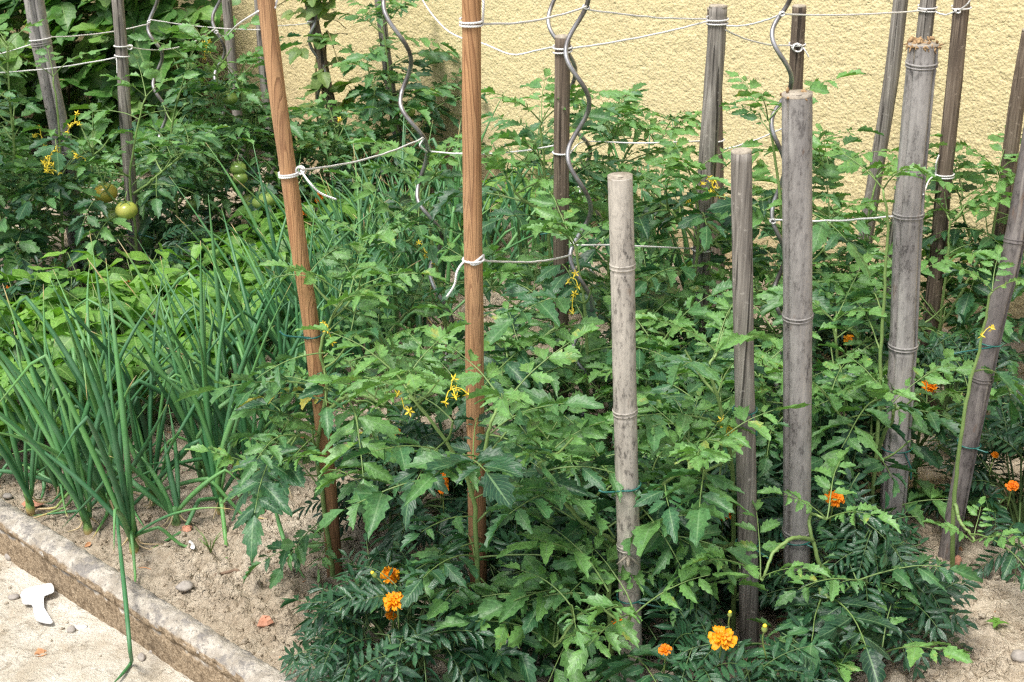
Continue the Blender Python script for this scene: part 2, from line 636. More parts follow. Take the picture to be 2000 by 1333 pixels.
M['bamboo'] = bamboo_material('weathered_bamboo', (.34, .322, .302), (.20, .186, .176), (.058, .052, .050))
M['pale_bamboo'] = bamboo_material('pale_bamboo', (.50, .46, .395), (.31, .282, .245), (.060, .054, .048))
M['dark_bamboo'] = bamboo_material('dark_bamboo', (.20, .178, .168), (.10, .088, .084), (.026, .022, .022))
M['straw'] = simple('cut_bamboo_fibre', (.17, .095, .04), (.46, .31, .16), 180, .8, .5, .002)
M['cutwood'] = simple('cut_end_grain', (.22, .19, .15), (.42, .37, .29), 120, .85, .4, .002)


def steel_material():
    g = NT('galvanised_steel')
    co = g.n("TexCoord").outputs['Object']
    n1 = g.noise(co, 18, 4)
    col = g.ramp(n1, [(.35, (.12, .105, .10)), (.5, (.28, .275, .275)), (.7, (.50, .50, .51))])
    rough = g.ramp(n1, [(.3, .55), (.7, .34)])
    p = g.n("BsdfPrincipled")
    g.l(col, p.inputs['Base Color']); g.l(rough, p.inputs['Roughness']); p.inputs['Metallic'].default_value = .75
    g.l(g.bump(g.noise(co, 300, 2), .15, .001), p.inputs['Normal'])
    return g.done(p.outputs[0])


M['steel'] = steel_material()


def twine_material():
    g = NT('white_twine')
    uv = g.n("UVMap").outputs[0]
    sx = g.n("SeparateXYZ"); g.l(uv, sx.inputs[0])
    tw = g.math('SINE', g.math('ADD', g.math('MULTIPLY', sx.outputs[1], 1500.0), g.math('MULTIPLY', sx.outputs[0], 12.566)))
    col = g.ramp(g.math('ADD', g.math('MULTIPLY', tw, .35), .5), [(0.0, (.62, .60, .57)), (.7, (.88, .87, .85))])
    return g.done(g.principled(col, .8, g.bump(tw, .6, .001), .2))


M['twine'] = twine_material()


def wall_material():
    g = NT('yellow_render')
    co = g.n("TexCoord").outputs['Object']
    big = g.noise(co, 1.3, 4)
    fine = g.noise(co, 120, 4, .65)
    col = g.mix(big, (.62, .515, .265), (.67, .57, .32))
    col = g.mix(g.ramp(fine, [(.4, 0.0), (.75, .5)]), col, (.78, .67, .44))
    grit = g.ramp(g.noise(co, 210, 2), [(.66, 0.0), (.74, 1.0)])
    col = g.mix(g.math('MULTIPLY', grit, .35), col, (.46, .35, .18))
    # splashed soil and damp at the foot of the wall
    sx = g.n("SeparateXYZ"); g.l(co, sx.inputs[0])
    edge = g.math('ADD', sx.outputs[2], g.math('MULTIPLY', g.math('SUBTRACT', g.noise(co, 5, 5, .6), .5), .32))
    streak = g.ramp(g.noise(g.map(co, (3.2, 3.2, .5)), 2.2, 5, .65), [(.54, 0.0), (.72, .22)])
    col = g.mix(streak, col, (.50, .40, .24))
    damp = g.ramp(edge, [(.06, .8), (.18, .38), (.33, .0)])
    col = g.mix(damp, col, (.30, .225, .14))
    vo = g.n('TexVoronoi'); vo.inputs['Scale'].default_value = 125.0; g.l(co, vo.inputs['Vector'])
    h = g.math('ADD', g.math('MULTIPLY', vo.outputs['Distance'], .9), g.math('MULTIPLY', fine, .8))
    h = g.math('SUBTRACT', h, g.math('MULTIPLY', g.ramp(g.noise(co, 48, 3, .6), [(.56, 0.0), (.70, 1.0)]), .8))
    return g.done(g.principled(col, .9, g.bump(h, .55, .004), .15))


M['wall'] = wall_material()


def soil_material(name='dry_soil'):
    g = NT(name)
    pos = g.n("NewGeometry").outputs['Position']
    a = g.noise(pos, 3.0, 5, .6)
    b = g.noise(pos, 38, 5, .65)
    col = g.mix(g.ramp(a, [(.35, 0.0), (.65, 1.0)]), (.46, .385, .285), (.64, .56, .435))
    col = g.mix(g.ramp(b, [(.38, .55), (.6, 0.0)]), col, (.25, .185, .12))
    col = g.mix(g.ramp(g.noise(pos, 150, 3), [(.62, 0.0), (.75, .6)]), col, (.66, .58, .46))
    v1 = g.n('TexVoronoi'); v1.inputs['Scale'].default_value = 75.0
    v2 = g.n('TexVoronoi'); v2.inputs['Scale'].default_value = 160.0
    wp = g.n('VectorMath', operation='ADD'); sc = g.n('VectorMath', operation='SCALE'); sc.inputs['Scale'].default_value = .02
    nv = g.n('TexNoise'); nv.inputs['Scale'].default_value = 60.0; g.l(pos, nv.inputs['Vector'])
    g.l(nv.outputs['Color'], sc.inputs[0]); g.l(pos, wp.inputs[0]); g.l(sc.outputs[0], wp.inputs[1])
    g.l(wp.outputs[0], v1.inputs['Vector']); g.l(wp.outputs[0], v2.inputs['Vector'])
    cl = g.ramp(g.noise(pos, 7, 4, .6), [(.40, .25), (.62, 1.0)])
    h = g.math('ADD', g.math('MULTIPLY', v1.outputs['Distance'], -1.0), g.math('MULTIPLY', v2.outputs['Distance'], -.6))
    h = g.math('ADD', g.math('MULTIPLY', h, cl), g.math('MULTIPLY', g.noise(pos, 170, 4, .7), .7))
    return g.done(g.principled(col, .95, g.bump(h, 1.0, .014), .1))


M['soil'] = soil_material()


def pavement_material():
    g = NT('worn_paving')
    pos = g.n("NewGeometry").outputs['Position']
    a = g.noise(pos, 7.0, 8, .72)
    col = g.mix(g.ramp(a, [(.36, 0.0), (.62, 1.0)]), (.43, .375, .285), (.63, .595, .51))
    st = g.ramp(g.noise(g.map(pos, (1, 1, 1), (4, 2, 0)), 9, 6, .7, .6), [(.55, 0.0), (.68, .55)])
    col = g.mix(st, col, (.43, .345, .24))
    gr = g.ramp(g.noise(pos, 70, 4, .7), [(.60, 0.0), (.70, .6)])
    col = g.mix(gr, col, (.36, .30, .24))
    crk = g.ramp(g.noise(g.map(pos, (1, 1, 1), (1, 7, 0)), 26, 6, .75, .8), [(.56, 0.0), (.66, .6)])
    col = g.mix(crk, col, (.33, .27, .19))
    h = g.mix(.5, g.noise(pos, 22, 6, .7), g.noise(pos, 130, 4, .7))
    h = g.math('SUBTRACT', h, g.math('MULTIPLY', crk, .25))
    return g.done(g.principled(col, .85, g.bump(h, .8, .02), .2))


M['pavement'] = pavement_material()


def kerb_material():
    g = NT('lichened_concrete')
    co = g.n("TexCoord").outputs['Object']
    nrmv = g.n("NewGeometry").outputs['Normal']
    sx = g.n("SeparateXYZ"); g.l(nrmv, sx.inputs[0])
    a = g.noise(co, 26, 5, .65)
    grit = g.noise(co, 190, 3, .6)
    top = g.mix(g.ramp(a, [(.38, 0.0), (.62, 1.0)]), (.30, .265, .215), (.47, .43, .365))
    lich = g.ramp(g.noise(g.map(co, (1, 1, 1), (2, 5, 1)), 24, 7, .78), [(.50, 0.0), (.58, .7)])
    top = g.mix(lich, top, (.16, .15, .145))
    spk = g.ramp(g.noise(co, 95, 4, .7), [(.56, 0.0), (.64, .75)])
    top = g.mix(spk, top, (.13, .12, .11))
    top = g.mix(g.ramp(g.noise(co, 60, 4, .7), [(.62, 0.0), (.72, .6)]), top, (.60, .57, .50))
    face = g.mix(g.ramp(grit, [(.35, 0.0), (.65, 1.0)]), (.20, .145, .09), (.42, .33, .225))
    moss = g.ramp(g.noise(co, 60, 6, .75), [(.46, 0.0), (.60, .75)])
    face = g.mix(moss, face, (.11, .078, .048))
    k = g.ramp(g.math('ADD', sx.outputs[2], g.math('MULTIPLY', g.math('SUBTRACT', a, .5), .6)), [(.25, 0.0), (.5, 1.0)])
    col = g.mix(k, face, top)
    h = g.mix(.5, grit, g.noise(co, 55, 5, .7))
    return g.done(g.principled(col, .92, g.bump(h, .9, .008), .15))


M['kerb'] = kerb_material()
M['stone'] = simple('grey_stone', (.20, .18, .16), (.42, .38, .33), 40, .8, .4, .004)
M['brick'] = simple('brick_shard', (.40, .17, .10), (.58, .30, .2), 50, .85, .5, .003)
M['scrap'] = simple('white_scrap', (.46, .44, .41), (.78, .78, .77), 55, .8, .8, .008)
M['dryleaf'] = simple('dry_leaf', (.30, .13, .05), (.52, .28, .14), 60, .75, .4, .003)
M['twig'] = simple('twig', (.10, .06, .04), (.22, .15, .10), 80, .85, .4, .002)
M['cane'] = simple('bramble_cane', (.10, .08, .04), (.2, .18, .07), 40, .6, .2, .002)

# ------------------------------------------------------------------ the setting
K0 = ground(0, 962, .022)[:2]; K1 = ground(600, 1333, .022)[:2]
UDIR = nrm(K1 - K0)                                   # along the kerb, towards the right
VDIR = np.array([-UDIR[1], UDIR[0]])                  # from the kerb to the wall
if VDIR[1] < 0: VDIR = -VDIR
KORG = K1
W0 = ground(850, 385)[:2]; W1 = ground(1960, 670)[:2]
WV0 = float(np.dot(W0 - KORG, VDIR)); WV1 = float(np.dot(W1 - KORG, VDIR))
WDIR = nrm(W1 - W0)
WNRM = np.array([WDIR[1], -WDIR[0]])
if WNRM[1] > 0: WNRM = -WNRM
print("bed depth", WV0, WV1, "kerb dir", UDIR, "wall dir", WDIR)


def grid_faces(nu, nv):
    i = np.arange(nu - 1)[:, None] * nv
    j = np.arange(nv - 1)[None, :]
    return np.stack([i + j, i + nv + j, i + nv + j + 1, i + j + 1], -1).reshape(-1, 4)


def axis(lo, a, b, hi, fine, coarse):
    return np.concatenate([np.arange(lo, a, coarse), np.arange(a, b, fine), np.arange(b, hi + coarse, coarse)])


def kerb_point(u, v, z):
    p = KORG[None] + u[:, None] * UDIR[None] + v[:, None] * VDIR[None]
    return np.column_stack([p, z])


def build_setting():
    # garden soil
    us = np.concatenate([np.arange(-7, -3.4, .2), np.arange(-3.4, -2.1, .015), np.arange(-2.1, 2.3, .0062), np.arange(2.3, 2.8, .02), np.arange(2.8, 6.6, .2)])
    vs = np.concatenate([np.arange(-.02, 1.5, .0062), np.arange(1.5, 3.6, .016), np.arange(3.6, 6.3, .2)])
    U, V = np.meshgrid(us, vs, indexing='ij')
    P = kerb_point(U.ravel(), V.ravel(), np.zeros(U.size))
    P[:, 2] = soil_z(P[:, 0], P[:, 1])
    lip = np.clip(V.ravel() / .12, 0, 1)
    P[:, 2] = P[:, 2] * (0.35 + .65 * lip) - .012 * (1 - lip)
    mb = MB(); mb.add(P, grid_faces(len(us), len(vs)))
    o = mb.build("garden_soil", M['soil']); tag(o, "pale dry crumbly soil of the vegetable bed", None, None, "structure")
    # pavement in front of the kerb
    us = axis(-14, -2.2, 1.5, 14, .03, .5)
    vs = np.concatenate([np.arange(-14, -1.2, .5), np.arange(-1.2, -.03, .03), [-.03]])
    U, V = np.meshgrid(us, vs, indexing='ij')
    P = kerb_point(U.ravel(), V.ravel(), np.zeros(U.size))
    P[:, 2] = -.085 + .012 * vnoise(P[:, 0] * 3, P[:, 1] * 3, 21) + .006 * vnoise(P[:, 0] * 11, P[:, 1] * 11, 22)
    mb = MB(); mb.add(P, grid_faces(len(us), len(vs)))
    tag(mb.build("pavement", M['pavement']), "worn pale paving in front of the bed", None, None, "structure")
    # kerb: concrete edging in lengths with open joints, rounded top
    w = .061
    prof = [(.004, -.16), (.004, -.10), (.004, -.06), (.004, -.03), (.004, -.016), (.0065, -.013), (.0, -.010), (-.001, -.004)]
    for a in np.linspace(180, 0, 13):
        prof.append((w / 2 - math.cos(R(180 - a)) * w / 2, .0 + math.sin(R(a)) * .021))
    prof += [(w, -.02), (w, -.16)]
    prof = np.array(prof)
    prof[:, 0] -= w                                    # v from -w (street side) to 0
    mb = MB()
    uu = np.arange(-7, 6, .005)
    uu = np.concatenate([np.arange(-7, -2.2, .05), np.arange(-2.2, 1.5, .005), np.arange(1.5, 6, .05)])
    Ug, J = np.meshgrid(uu, np.arange(len(prof)), indexing='ij')
    u_, j_ = Ug.ravel(), J.ravel()
    vv = prof[j_, 0] + .004 * vnoise(u_ * 9, j_ * .4, 31) + .004 * vnoise(u_ * 60, j_ * 1.1, 35)
    zz = prof[j_, 1] + .005 * vnoise(u_ * 9, j_ * .3, 32) + .006 * vnoise(u_ * 55, j_ * 1.3, 33) + .004 * vnoise(u_ * 120, j_ * 2.3, 34)
    for q in (-2.02, -1.55, -1.02, -.55, -.05, .45):
        d = u_ - q - .006 * vnoise(j_ * .9, j_ * .3, 36)
        notch = np.exp(-(d / .004) ** 2) * (prof[j_, 1] > -.012)
        zz -= .007 * notch
        vv += .004 * notch * (prof[j_, 0] < -w * .6)
    mb.add(kerb_point(u_, vv, zz), grid_faces(len(uu), len(prof))[:, ::-1])
    tag(mb.build("kerb", M['kerb']), "lichen-stained concrete edging round the bed", None, None, "structure")
    # house wall with rough yellow render
    ss = axis(-6, -1.25, 2.75, 5, .0044, .12)
    zs = np.concatenate([[-.15], np.arange(0, 1.30, .0044), np.arange(1.33, 3.2, .1)])
    S, Z = np.meshgrid(ss, zs, indexing='ij')
    s, z = S.ravel(), Z.ravel()
    jx, jz = vnoise(s * 45, z * 45, 44), vnoise(s * 45, z * 45, 45)
    wl_ = worley(s * 66 + 1.3 * jx, z * 78 + 1.3 * jz, 46)
    h = .0016 * np.clip(wl_, 0, .75) - .0020 * np.clip(vnoise(s * 40, z * 44, 43) - .10, 0, 1) * 2
    h = h + .0016 * vnoise(s * 115, z * 115, 42) + .0007 * vnoise(s * 22, z * 22, 41)
    P = np.column_stack([W0[None] + s[:, None] * WDIR[None] + h[:, None] * WNRM[None], z])
    mb = MB(); mb.add(P, grid_faces(len(ss), len(zs)))
    # give the wall its thickness: back and top
    a0 = W0 + WDIR * ss[0]; a1 = W0 + WDIR * ss[-1]; b = -WNRM * .3
    zt = zs[-1]
    box = [(*(a0 - WNRM * .02), zt), (*(a1 - WNRM * .02), zt), (*(a1 + b), zt), (*(a0 + b), zt), (*(a0 + b), -.15), (*(a1 + b), -.15)]
    mb.add(box, [(0, 1, 2, 3), (3, 2, 5, 4)])
    org = np.array([*W0, 0.0])
    o = mb.build("house_wall", M['wall'], None, org)
    tag(o, "rough yellow rendered house wall behind the vegetable bed", "wall")


build_setting()

# ------------------------------------------------------------------ stakes
POST = {}


def noisy_tube(mb, P, rad, sides, tint=0.5, amp=.03, seed=0, flute=None):
    m = len(P)
    L = np.linspace(0, 1, m)[:, None] * 6
    a = np.linspace(0, 1, sides, endpoint=False)[None, :]
    prof = 1 + amp * (vnoise(L * 2 + seed, a * 3 + seed * 3.1, 60) + vnoise(L * 9 + seed, a * 7, 61) * .5)
    if flute is not None: prof = prof * flute
    tube(mb, P, rad, sides, tint, True, prof)


def post_path(pts, dlean=0.0, n=60, sink=.10):
    """pixel polyline from top to base; the base stands on the soil, the top leans `dlean` metres away"""
    bx, by = pts[-1]
    g = ground(bx, by)
    d0 = g[1]
    n_p = len(pts)
    tot = sum(math.hypot(pts[i][0] - pts[i + 1][0], pts[i][1] - pts[i + 1][1]) for i in range(n_p - 1))
    P = []
    run = 0.0
    rp = list(reversed(pts))
    for i, (x, y) in enumerate(rp):
        if i: run += math.hypot(x - rp[i - 1][0], y - rp[i - 1][1])
        P.append(at(x, y, d0 + dlean * run / tot))
    P = np.array(P)
    dn = nrm(P[0] - P[1])
    P = np.vstack([P[0] + dn * sink, P])
    return smooth_path(P, n), d0, np.array([g[0], g[1], 0.0])


def at_y(path, py):
    """the point of a 3-D path that the photograph shows at row py"""
    yy = []
    for p in path:
        q = p - CAMP
        f = q[1] * CP - q[2] * SP
        u = q[1] * SP + q[2] * CP
        yy.append(666.5 - FPX * u / f)
    yy = np.array(yy)
    i = int(np.argmin(np.abs(yy - py)))
    j = i + 1 if (i + 1 < len(yy) and (yy[i] - py) * (yy[i + 1] - py) <= 0) else max(i - 1, 0)
    if abs(yy[j] - yy[i]) < 1e-9: return path[i]
    t = np.clip((py - yy[i]) / (yy[j] - yy[i]), 0, 1)
    return path[i] * (1 - t) + path[j] * t


def px_radius(wpx, p):
    q = p - CAMP
    return .5 * wpx / FPX * (q[1] * CP - q[2] * SP)


def wood_stake(key, pts, w, label, mat, dlean=0.0, group="weathered round stakes in the bed", cut='cutwood', name="wooden_stake", taper=.95, seed=0):
    path, d0, base = post_path(pts, dlean)
    r0 = px_radius(w, path[len(path) // 2])
    rad = np.linspace(r0 * 1.03, r0 * taper, len(path))
    top = thing(name, label, "stake", base, group)
    mb = MB(); noisy_tube(mb, path, rad, 18, .5, .07, seed)
    mb.build("shaft", mat, top, base)
    # sawn top, a shallow disc a touch proud of the shaft
    ax = nrm(path[-1] - path[-2])
    if pts[0][1] > 2:
        mb = MB()
        tube(mb, [path[-1] - ax * .003, path[-1] + ax * .003, path[-1] + ax * .004], [r0 * taper * 1.0, r0 * taper * .97, r0 * taper * .8], 18)
        mb.build("sawn_end", M[cut], top, base)
    POST[key] = (path, r0, d0)
    return top


def bamboo_stake(key, pts, w, label, mat, nodes, dlean=0.0, split=(), fibre=0, stub=None, taper=1.0, seed=0):
    path, d0, base = post_path(pts, dlean, 320)
    sides = 40
    r0 = px_radius(w, path[len(path) // 2])
    m = len(path)
    top = thing("bamboo_stake", label, "stake", base, "bamboo stakes in the bed")
    rad = np.linspace(r0 * 1.0, r0 * taper, m)
    npt = [at_y(path, y) for y in nodes]
    for q in npt:
        d = np.linalg.norm(path - q, axis=1)
        sg = (path - q)[:, 2]
        rad = rad * (1 + .05 * np.exp(-(d / .012) ** 2) - .07 * np.exp(-((sg + .0075) / .0022) ** 2) * (d < .03))
    fl = np.ones((m, sides))
    for s in split:                                    # the dark slot where the culm has split
        k = int(s * sides) % sides
        fl[:, k] *= .14
    mb = MB(); noisy_tube(mb, path, rad, sides, .5, .025, seed, fl)
    mb.build("culm", mat, top, base)
    T = frames(path)[0]
    for q in npt:
        i = int(np.argmin(np.linalg.norm(path - q, axis=1)))
        ax = T[i]
        mb = MB()
        rr = rad[i]
        tilt = nrm(ax + .06 * rng.normal(size=3))
        for off, k, h in ((.0030, 1.045, .0014), (-.0034, 1.03, .0012)):
            c = q + tilt * off
            tube(mb, [c - tilt * h * 1.6, c - tilt * h * .6, c + tilt * h * .6, c + tilt * h * 1.6], [rr * .97, rr * k, rr * k, rr * .97], sides, .5, False)
        mb.build("node_ring", mat, top, base)
    ax = T[-1]
    # open cut: rim, recessed inside
    mb = MB()
    c = path[-1]
    r = rad[-1]
    tube(mb, [c - ax * .003, c + ax * .002, c + ax * .003, c - ax * .040, c - ax * .042], [r * 1.003, r * 1.0, r * .80, r * .76, r * .02], sides, .5, False)
    mb.build("cut_end", M['cutwood'], top, base)
    if fibre:
        mb = MB()
        for _ in range(fibre // 5):                   # crumbled pith
            a = rng.uniform(0, 6.28); q = r * math.sqrt(rng.uniform(.0, .95))
            e = c + np.array([math.cos(a) * q, math.sin(a) * q, rng.uniform(-.006, .008)])
            d = rng.normal(size=3)
            tube(mb, [e - nrm(d) * .006, e, e + nrm(d) * .006], [.001, rng.uniform(.003, .006), .001], 5, .5)
        for _ in range(fibre):
            a = rng.uniform(0, 6.28); q = r * math.sqrt(rng.uniform(.05, 1.1))
            b = c + np.array([math.cos(a) * q, math.sin(a) * q, -.004])
            d = np.array([math.cos(a) * .6, math.sin(a) * .6, 0]) * rng.uniform(-.6, 1) + np.array([0, 0, rng.uniform(-.1, .45)]) + rng.normal(size=3) * .5
            l = rng.uniform(.005, .013)
            tube(mb, [b, b + nrm(d) * l * .5, b + nrm(d) * l + np.array([0, 0, -.002])], [.0022, .002, .0008], 5)
        mb.build("frayed_fibres", M['straw'], top, base)
    if stub:
        q = at_y(path, stub)
        f = nrm(CAMP * [1, 1, 0] - q * [1, 1, 0])
        b = q + f * r0
        mb = MB()
        tube(mb, [b - f * .004, b + f * .01 + np.array([0, 0, -.006]), b + f * .014 + np.array([0.0, 0, -.016])], [.0042, .0038, .003], 7)
        for sx in (-1, 1):
            side = np.array([-f[1], f[0], 0]) * sx
            tube(mb, [b + f * .003, b + f * .008 + side * .010 + np.array([0, 0, -.006]), b + f * .008 + side * .020 + np.array([0, 0, -.016])], [.0026, .002, .0012], 6)
        mb.build("branch_stub", M['cutwood'], top, base)
    POST[key] = (path, r0, d0)
    return top


def spiral_stake(key, ext, label, wpx=8.5, base_y=None):
    """ext: alternate outermost points of the wave in the photograph, top first; the last is near the soil"""
    bx, by = ext[-1]
    d0 = ground(bx, by)[1]
    P = []
    n = 14
    amp = .5 * abs(ext[1][0] - ext[2][0]) / FPX * d0 * .8
    for i in range(len(ext) - 1):
        (x0, y0), (x1, y1) = ext[i], ext[i + 1]
        for k in range(n):
            t = k / n
            c = .5 - .5 * math.cos(math.pi * t)
            ph = math.pi * (i + t)
            p = at(x0 + (x1 - x0) * c, y0 + (y1 - y0) * t, d0 + amp * math.sin(ph))
            P.append(p)
    P.append(at(bx, by, d0))
    P.append(P[-1] + np.array([0, 0, -.06]))
    P = np.array(P)[::-1]
    r = px_radius(wpx, P[len(P) // 2])
    mb = MB(); tube(mb, P, r, 10)
    base = np.array([*ground(bx, by)[:2], 0.0])
    o = mb.build("spiral_stake", M['steel'], None, base)
    tag(o, label, "plant support", "twisted steel tomato stakes")
    POST[key] = (P, r, d0)


pine_g = "new pine stakes tied with white twine"
wood_stake('A', [(512, -60), (540, 170), (564, 343), (586, 500), (610, 655), (637, 900), (655, 1132)], 33, "bright orange-brown pine stake leaning left, beside the spring onions", M['pine'], .05, pine_g, seed=1)
wood_stake('B', [(921, -60), (921, 150), (922, 340), (925, 520), (927, 700), (930, 920), (936, 1230)], 37, "upright orange-brown pine stake with a twine bow at mid height", M['pine'], .02, pine_g, seed=2)
bamboo_stake('b1', [(1211, 345), (1216, 520), (1221, 800), (1228, 1067), (1235, 1340)], 45, "short pale beige bamboo stake at the front, with a twig stub on its lower node", M['pale_bamboo'], [519, 803, 1067, 1322], .0, (), stub=1072, seed=3)
wood_stake('g1460', [(1448, 297), (1450, 500), (1455, 800), (1460, 1060), (1464, 1262)], 39, "short grey wooden stake between the pale and the thickest bamboo stakes", M['grey_wood'], .0, seed=4)
bamboo_stake('b1557', [(1557, 184), (1557, 400), (1558, 617), (1557, 900), (1556, 1205)], 55, "thickest bamboo stake, smooth grey with one large ring at mid height", M['bamboo'], [617, 1036], .0, (.35,), fibre=16, seed=5)
bamboo_stake('b1798', [(1804, 86), (1790, 230), (1775, 420), (1764, 675), (1750, 895), (1740, 1042)], 53, "tall grey bamboo stake with a frayed straw-like top", M['bamboo'], [125, 419, 675, 895], .03, (.35, .64), fibre=170, taper=1.02, seed=6)
bamboo_stake('b1900', [(2052, 60), (1982, 470), (1950, 600), (1920, 740), (1886, 900), (1850, 1088)], 38, "dark leaning split bamboo stake rising out of bare soil", M['dark_bamboo'], [470, 740], .03, (.60, .625), seed=7)
bamboo_stake('b70', [(60, -40), (80, 80), (105, 200), (124, 295), (140, 400), (165, 560)], 37, "split bamboo stake with a dark slot among the flowering tomatoes", M['bamboo'], [85, 295], .05, (.50, .525, .55), seed=8)
wood_stake('w230', [(226, -40), (238, 105), (246, 250), (258, 400), (272, 577)], 24, "thin grey stake with two twine loops beside the big pale tomato", M['grey_wood'], .05, seed=9)
wood_stake('w450', [(440, -30), (458, 170), (485, 400)], 20, "thin grey stake in front of the bramble edge, crossed by sagging twine", M['grey_wood'], .03, seed=10)
wood_stake('w510', [(503, -20), (520, 200), (548, 430)], 17, "thinnest grey stake, half hidden behind the leaning pine stake", M['grey_wood'], .03, seed=11)
wood_stake('w610', [(597, -30), (625, 100), (652, 235), (688, 400)], 21, "dark thin stake wound round by a pale vine against the wall", M['brown_grey_wood'], .03, seed=12)
wood_stake('w745', [(737, -30), (757, 130), (772, 235), (800, 405)], 20, "thin grey stake buried in dark tomato leaves against the yellow wall", M['grey_wood'], .02, seed=13)
wood_stake('w1098', [(1099, 73), (1097, 300), (1096, 450), (1095, 880)], 31, "dark brown weathered stake beside two crossing steel spirals", M['brown_grey_wood'], .0, seed=14)
wood_stake('w1400', [(1403, 13), (1394, 155), (1383, 300), (1374, 430), (1366, 600), (1358, 820)], 36, "tall grey stake with a rusty band, in front of its shorter twin", M['grey_wood'], .04, seed=15)
wood_stake('w1405', [(1394, 17), (1400, 300), (1404, 600), (1406, 700)], 25, "slimmer grey stake standing just behind the one with the rusty band", M['brown_grey_wood'], .0, seed=16)
wood_stake('w1558', [(1561, 13), (1554, 170), (1549, 400), (1545, 720)], 27, "thin dark grey stake behind the thickest bamboo, with twine knotted near its top", M['brown_grey_wood'], .0, seed=17)
wood_stake('w1760', [(1763, -30), (1740, 160), (1712, 330), (1690, 470), (1664, 645)], 29, "bluish grey leaning pole with a knot, close to the wall", M['grey_wood'], .0, seed=18)
wood_stake('w1810', [(1817, -30), (1790, 190), (1760, 400), (1722, 725)], 31, "grey pole behind the bamboo with the frayed top", M['grey_wood'], .02, seed=19)
wood_stake('w1878', [(1882, -30), (1862, 180), (1845, 343), (1830, 510), (1806, 742)], 31, "brown-grey leaning pole with twine loops at its top and at mid height", M['brown_grey_wood'], .02, seed=20)
wood_stake('w1985', [(2012, 60), (1985, 210), (1968, 345), (1950, 480), (1922, 720)], 31, "brown pole with an oval knot behind the dark leaning bamboo", M['brown_grey_wood'], .0, seed=21)

spiral_stake('s755', [(770, -80), (749, 8), (803, 120), (782, 199), (835, 292), (815, 382), (863, 465), (840, 530), (885, 640), (870, 705), (910, 790)], "steel spiral stake between the two pine stakes")
spiral_stake('s1140', [(1150, -10), (1105, 101), (1151, 202), (1109, 304), (1154, 409), (1114, 501), (1157, 599), (1119, 685), (1162, 764), (1126, 842), (1156, 925), (1148, 955)], "steel spiral stake just in front of the dark brown stake, next to the pale bamboo", 9)
spiral_stake('s1085', [(1098, -50), (1071, 41), (1124, 139), (1098, 220), (1153, 296), (1129, 362), (1179, 442), (1150, 510), (1180, 580)], "steel spiral stake passing behind the top of the dark brown stake", 8)
spiral_stake('s1530', [(1546, -15), (1508, 67), (1546, 157), (1507, 240), (1533, 325), (1508, 420), (1533, 500), (1511, 576), (1535, 650), (1515, 737), (1538, 830), (1530, 900)], "steel spiral stake beside the thickest bamboo", 9)
spiral_stake('s300', [(309, -10), (289, 56), (317, 109), (299, 165), (326, 221), (311, 272), (337, 330), (320, 380), (340, 416), (345, 455)], "bright steel spiral stake next to the thin stake with two twine loops", 6.5)
spiral_stake('s430', [(434, -15), (415, 38), (439, 101), (419, 150), (441, 200), (424, 262), (446, 330), (436, 420)], "dark steel spiral stake in front of the bramble leaves", 6.5)
spiral_stake('s605', [(585, -60), (617, 34), (604, 79), (635, 142), (620, 191), (652, 244), (648, 285), (670, 343), (690, 400)], "steel spiral stake in front of the vine-wound thin stake", 6.5)

# ------------------------------------------------------------------ twine
def loop_pts(key, py, dy=0, n=14, ex=1.12):
    path, r, d = POST[key]
    p = at_y(path, py)
    i = int(np.argmin(np.linalg.norm(path - p, axis=1)))
    t = frames(path)[0][i]
    a = nrm(np.cross(t, [0, 1, 0])); b = np.cross(t, a)
    r = max(r * ex, r + .0015)
    return [p + r * (math.cos(x) * a + math.sin(x) * b) + t * dy * (k / n) for k, x in enumerate(np.linspace(0, 2 * math.pi, n))]


def on_post(key, py, side=0.0):
    """a point on the front of a post, shifted sideways by `side` radii"""
    path, r, d = POST[key]
    p = at_y(path, py)
    f = nrm((CAMP - p) * [1, 1, 0])
    s = np.array([-f[1], f[0], 0])
    if s[0] < 0: s = -s
    return p + s * r * side + f * r * math.sqrt(max(0.0, 1.0 - min(1, side * side))) * 1.05


def sag_line(a, b, sag, n=16, wob=.0004):
    t = np.linspace(0, 1, n)[:, None]
    P = a * (1 - t) + b * t
    P[:, 2] -= sag * 4 * (t[:, 0] * (1 - t[:, 0]))
    P[1:-1] += rng.normal(size=(n - 2, 3)) * wob
    return P


def twine(label, runs, loops=(), tails=(), r=.0021):
    mb = MB()
    for P in runs:
        P = np.asarray(P)
        tube(mb, smooth_path(P, max(12, len(P) * 4)), r, 6)
    for L in loops:
        tube(mb, smooth_path(np.array(L), 40), r, 6)
    for P in tails:
        tube(mb, smooth_path(np.array(P), 24), r, 6)
    org = np.asarray(runs[0][0], float) if runs else np.asarray(loops[0][0], float)
    o = mb.build("garden_twine", M['twine'], None, org)
    return tag(o, label, "twine", "white garden twine strung between the stakes")


def knot(p, s=.006):
    a = np.linspace(0, 4 * math.pi, 26)
    return [p + np.array([math.cos(x) * s, -.003 + math.sin(x * 1.5) * s * .6, math.sin(x) * s * .8]) for x in a]


def dep(key): return POST[key][2]


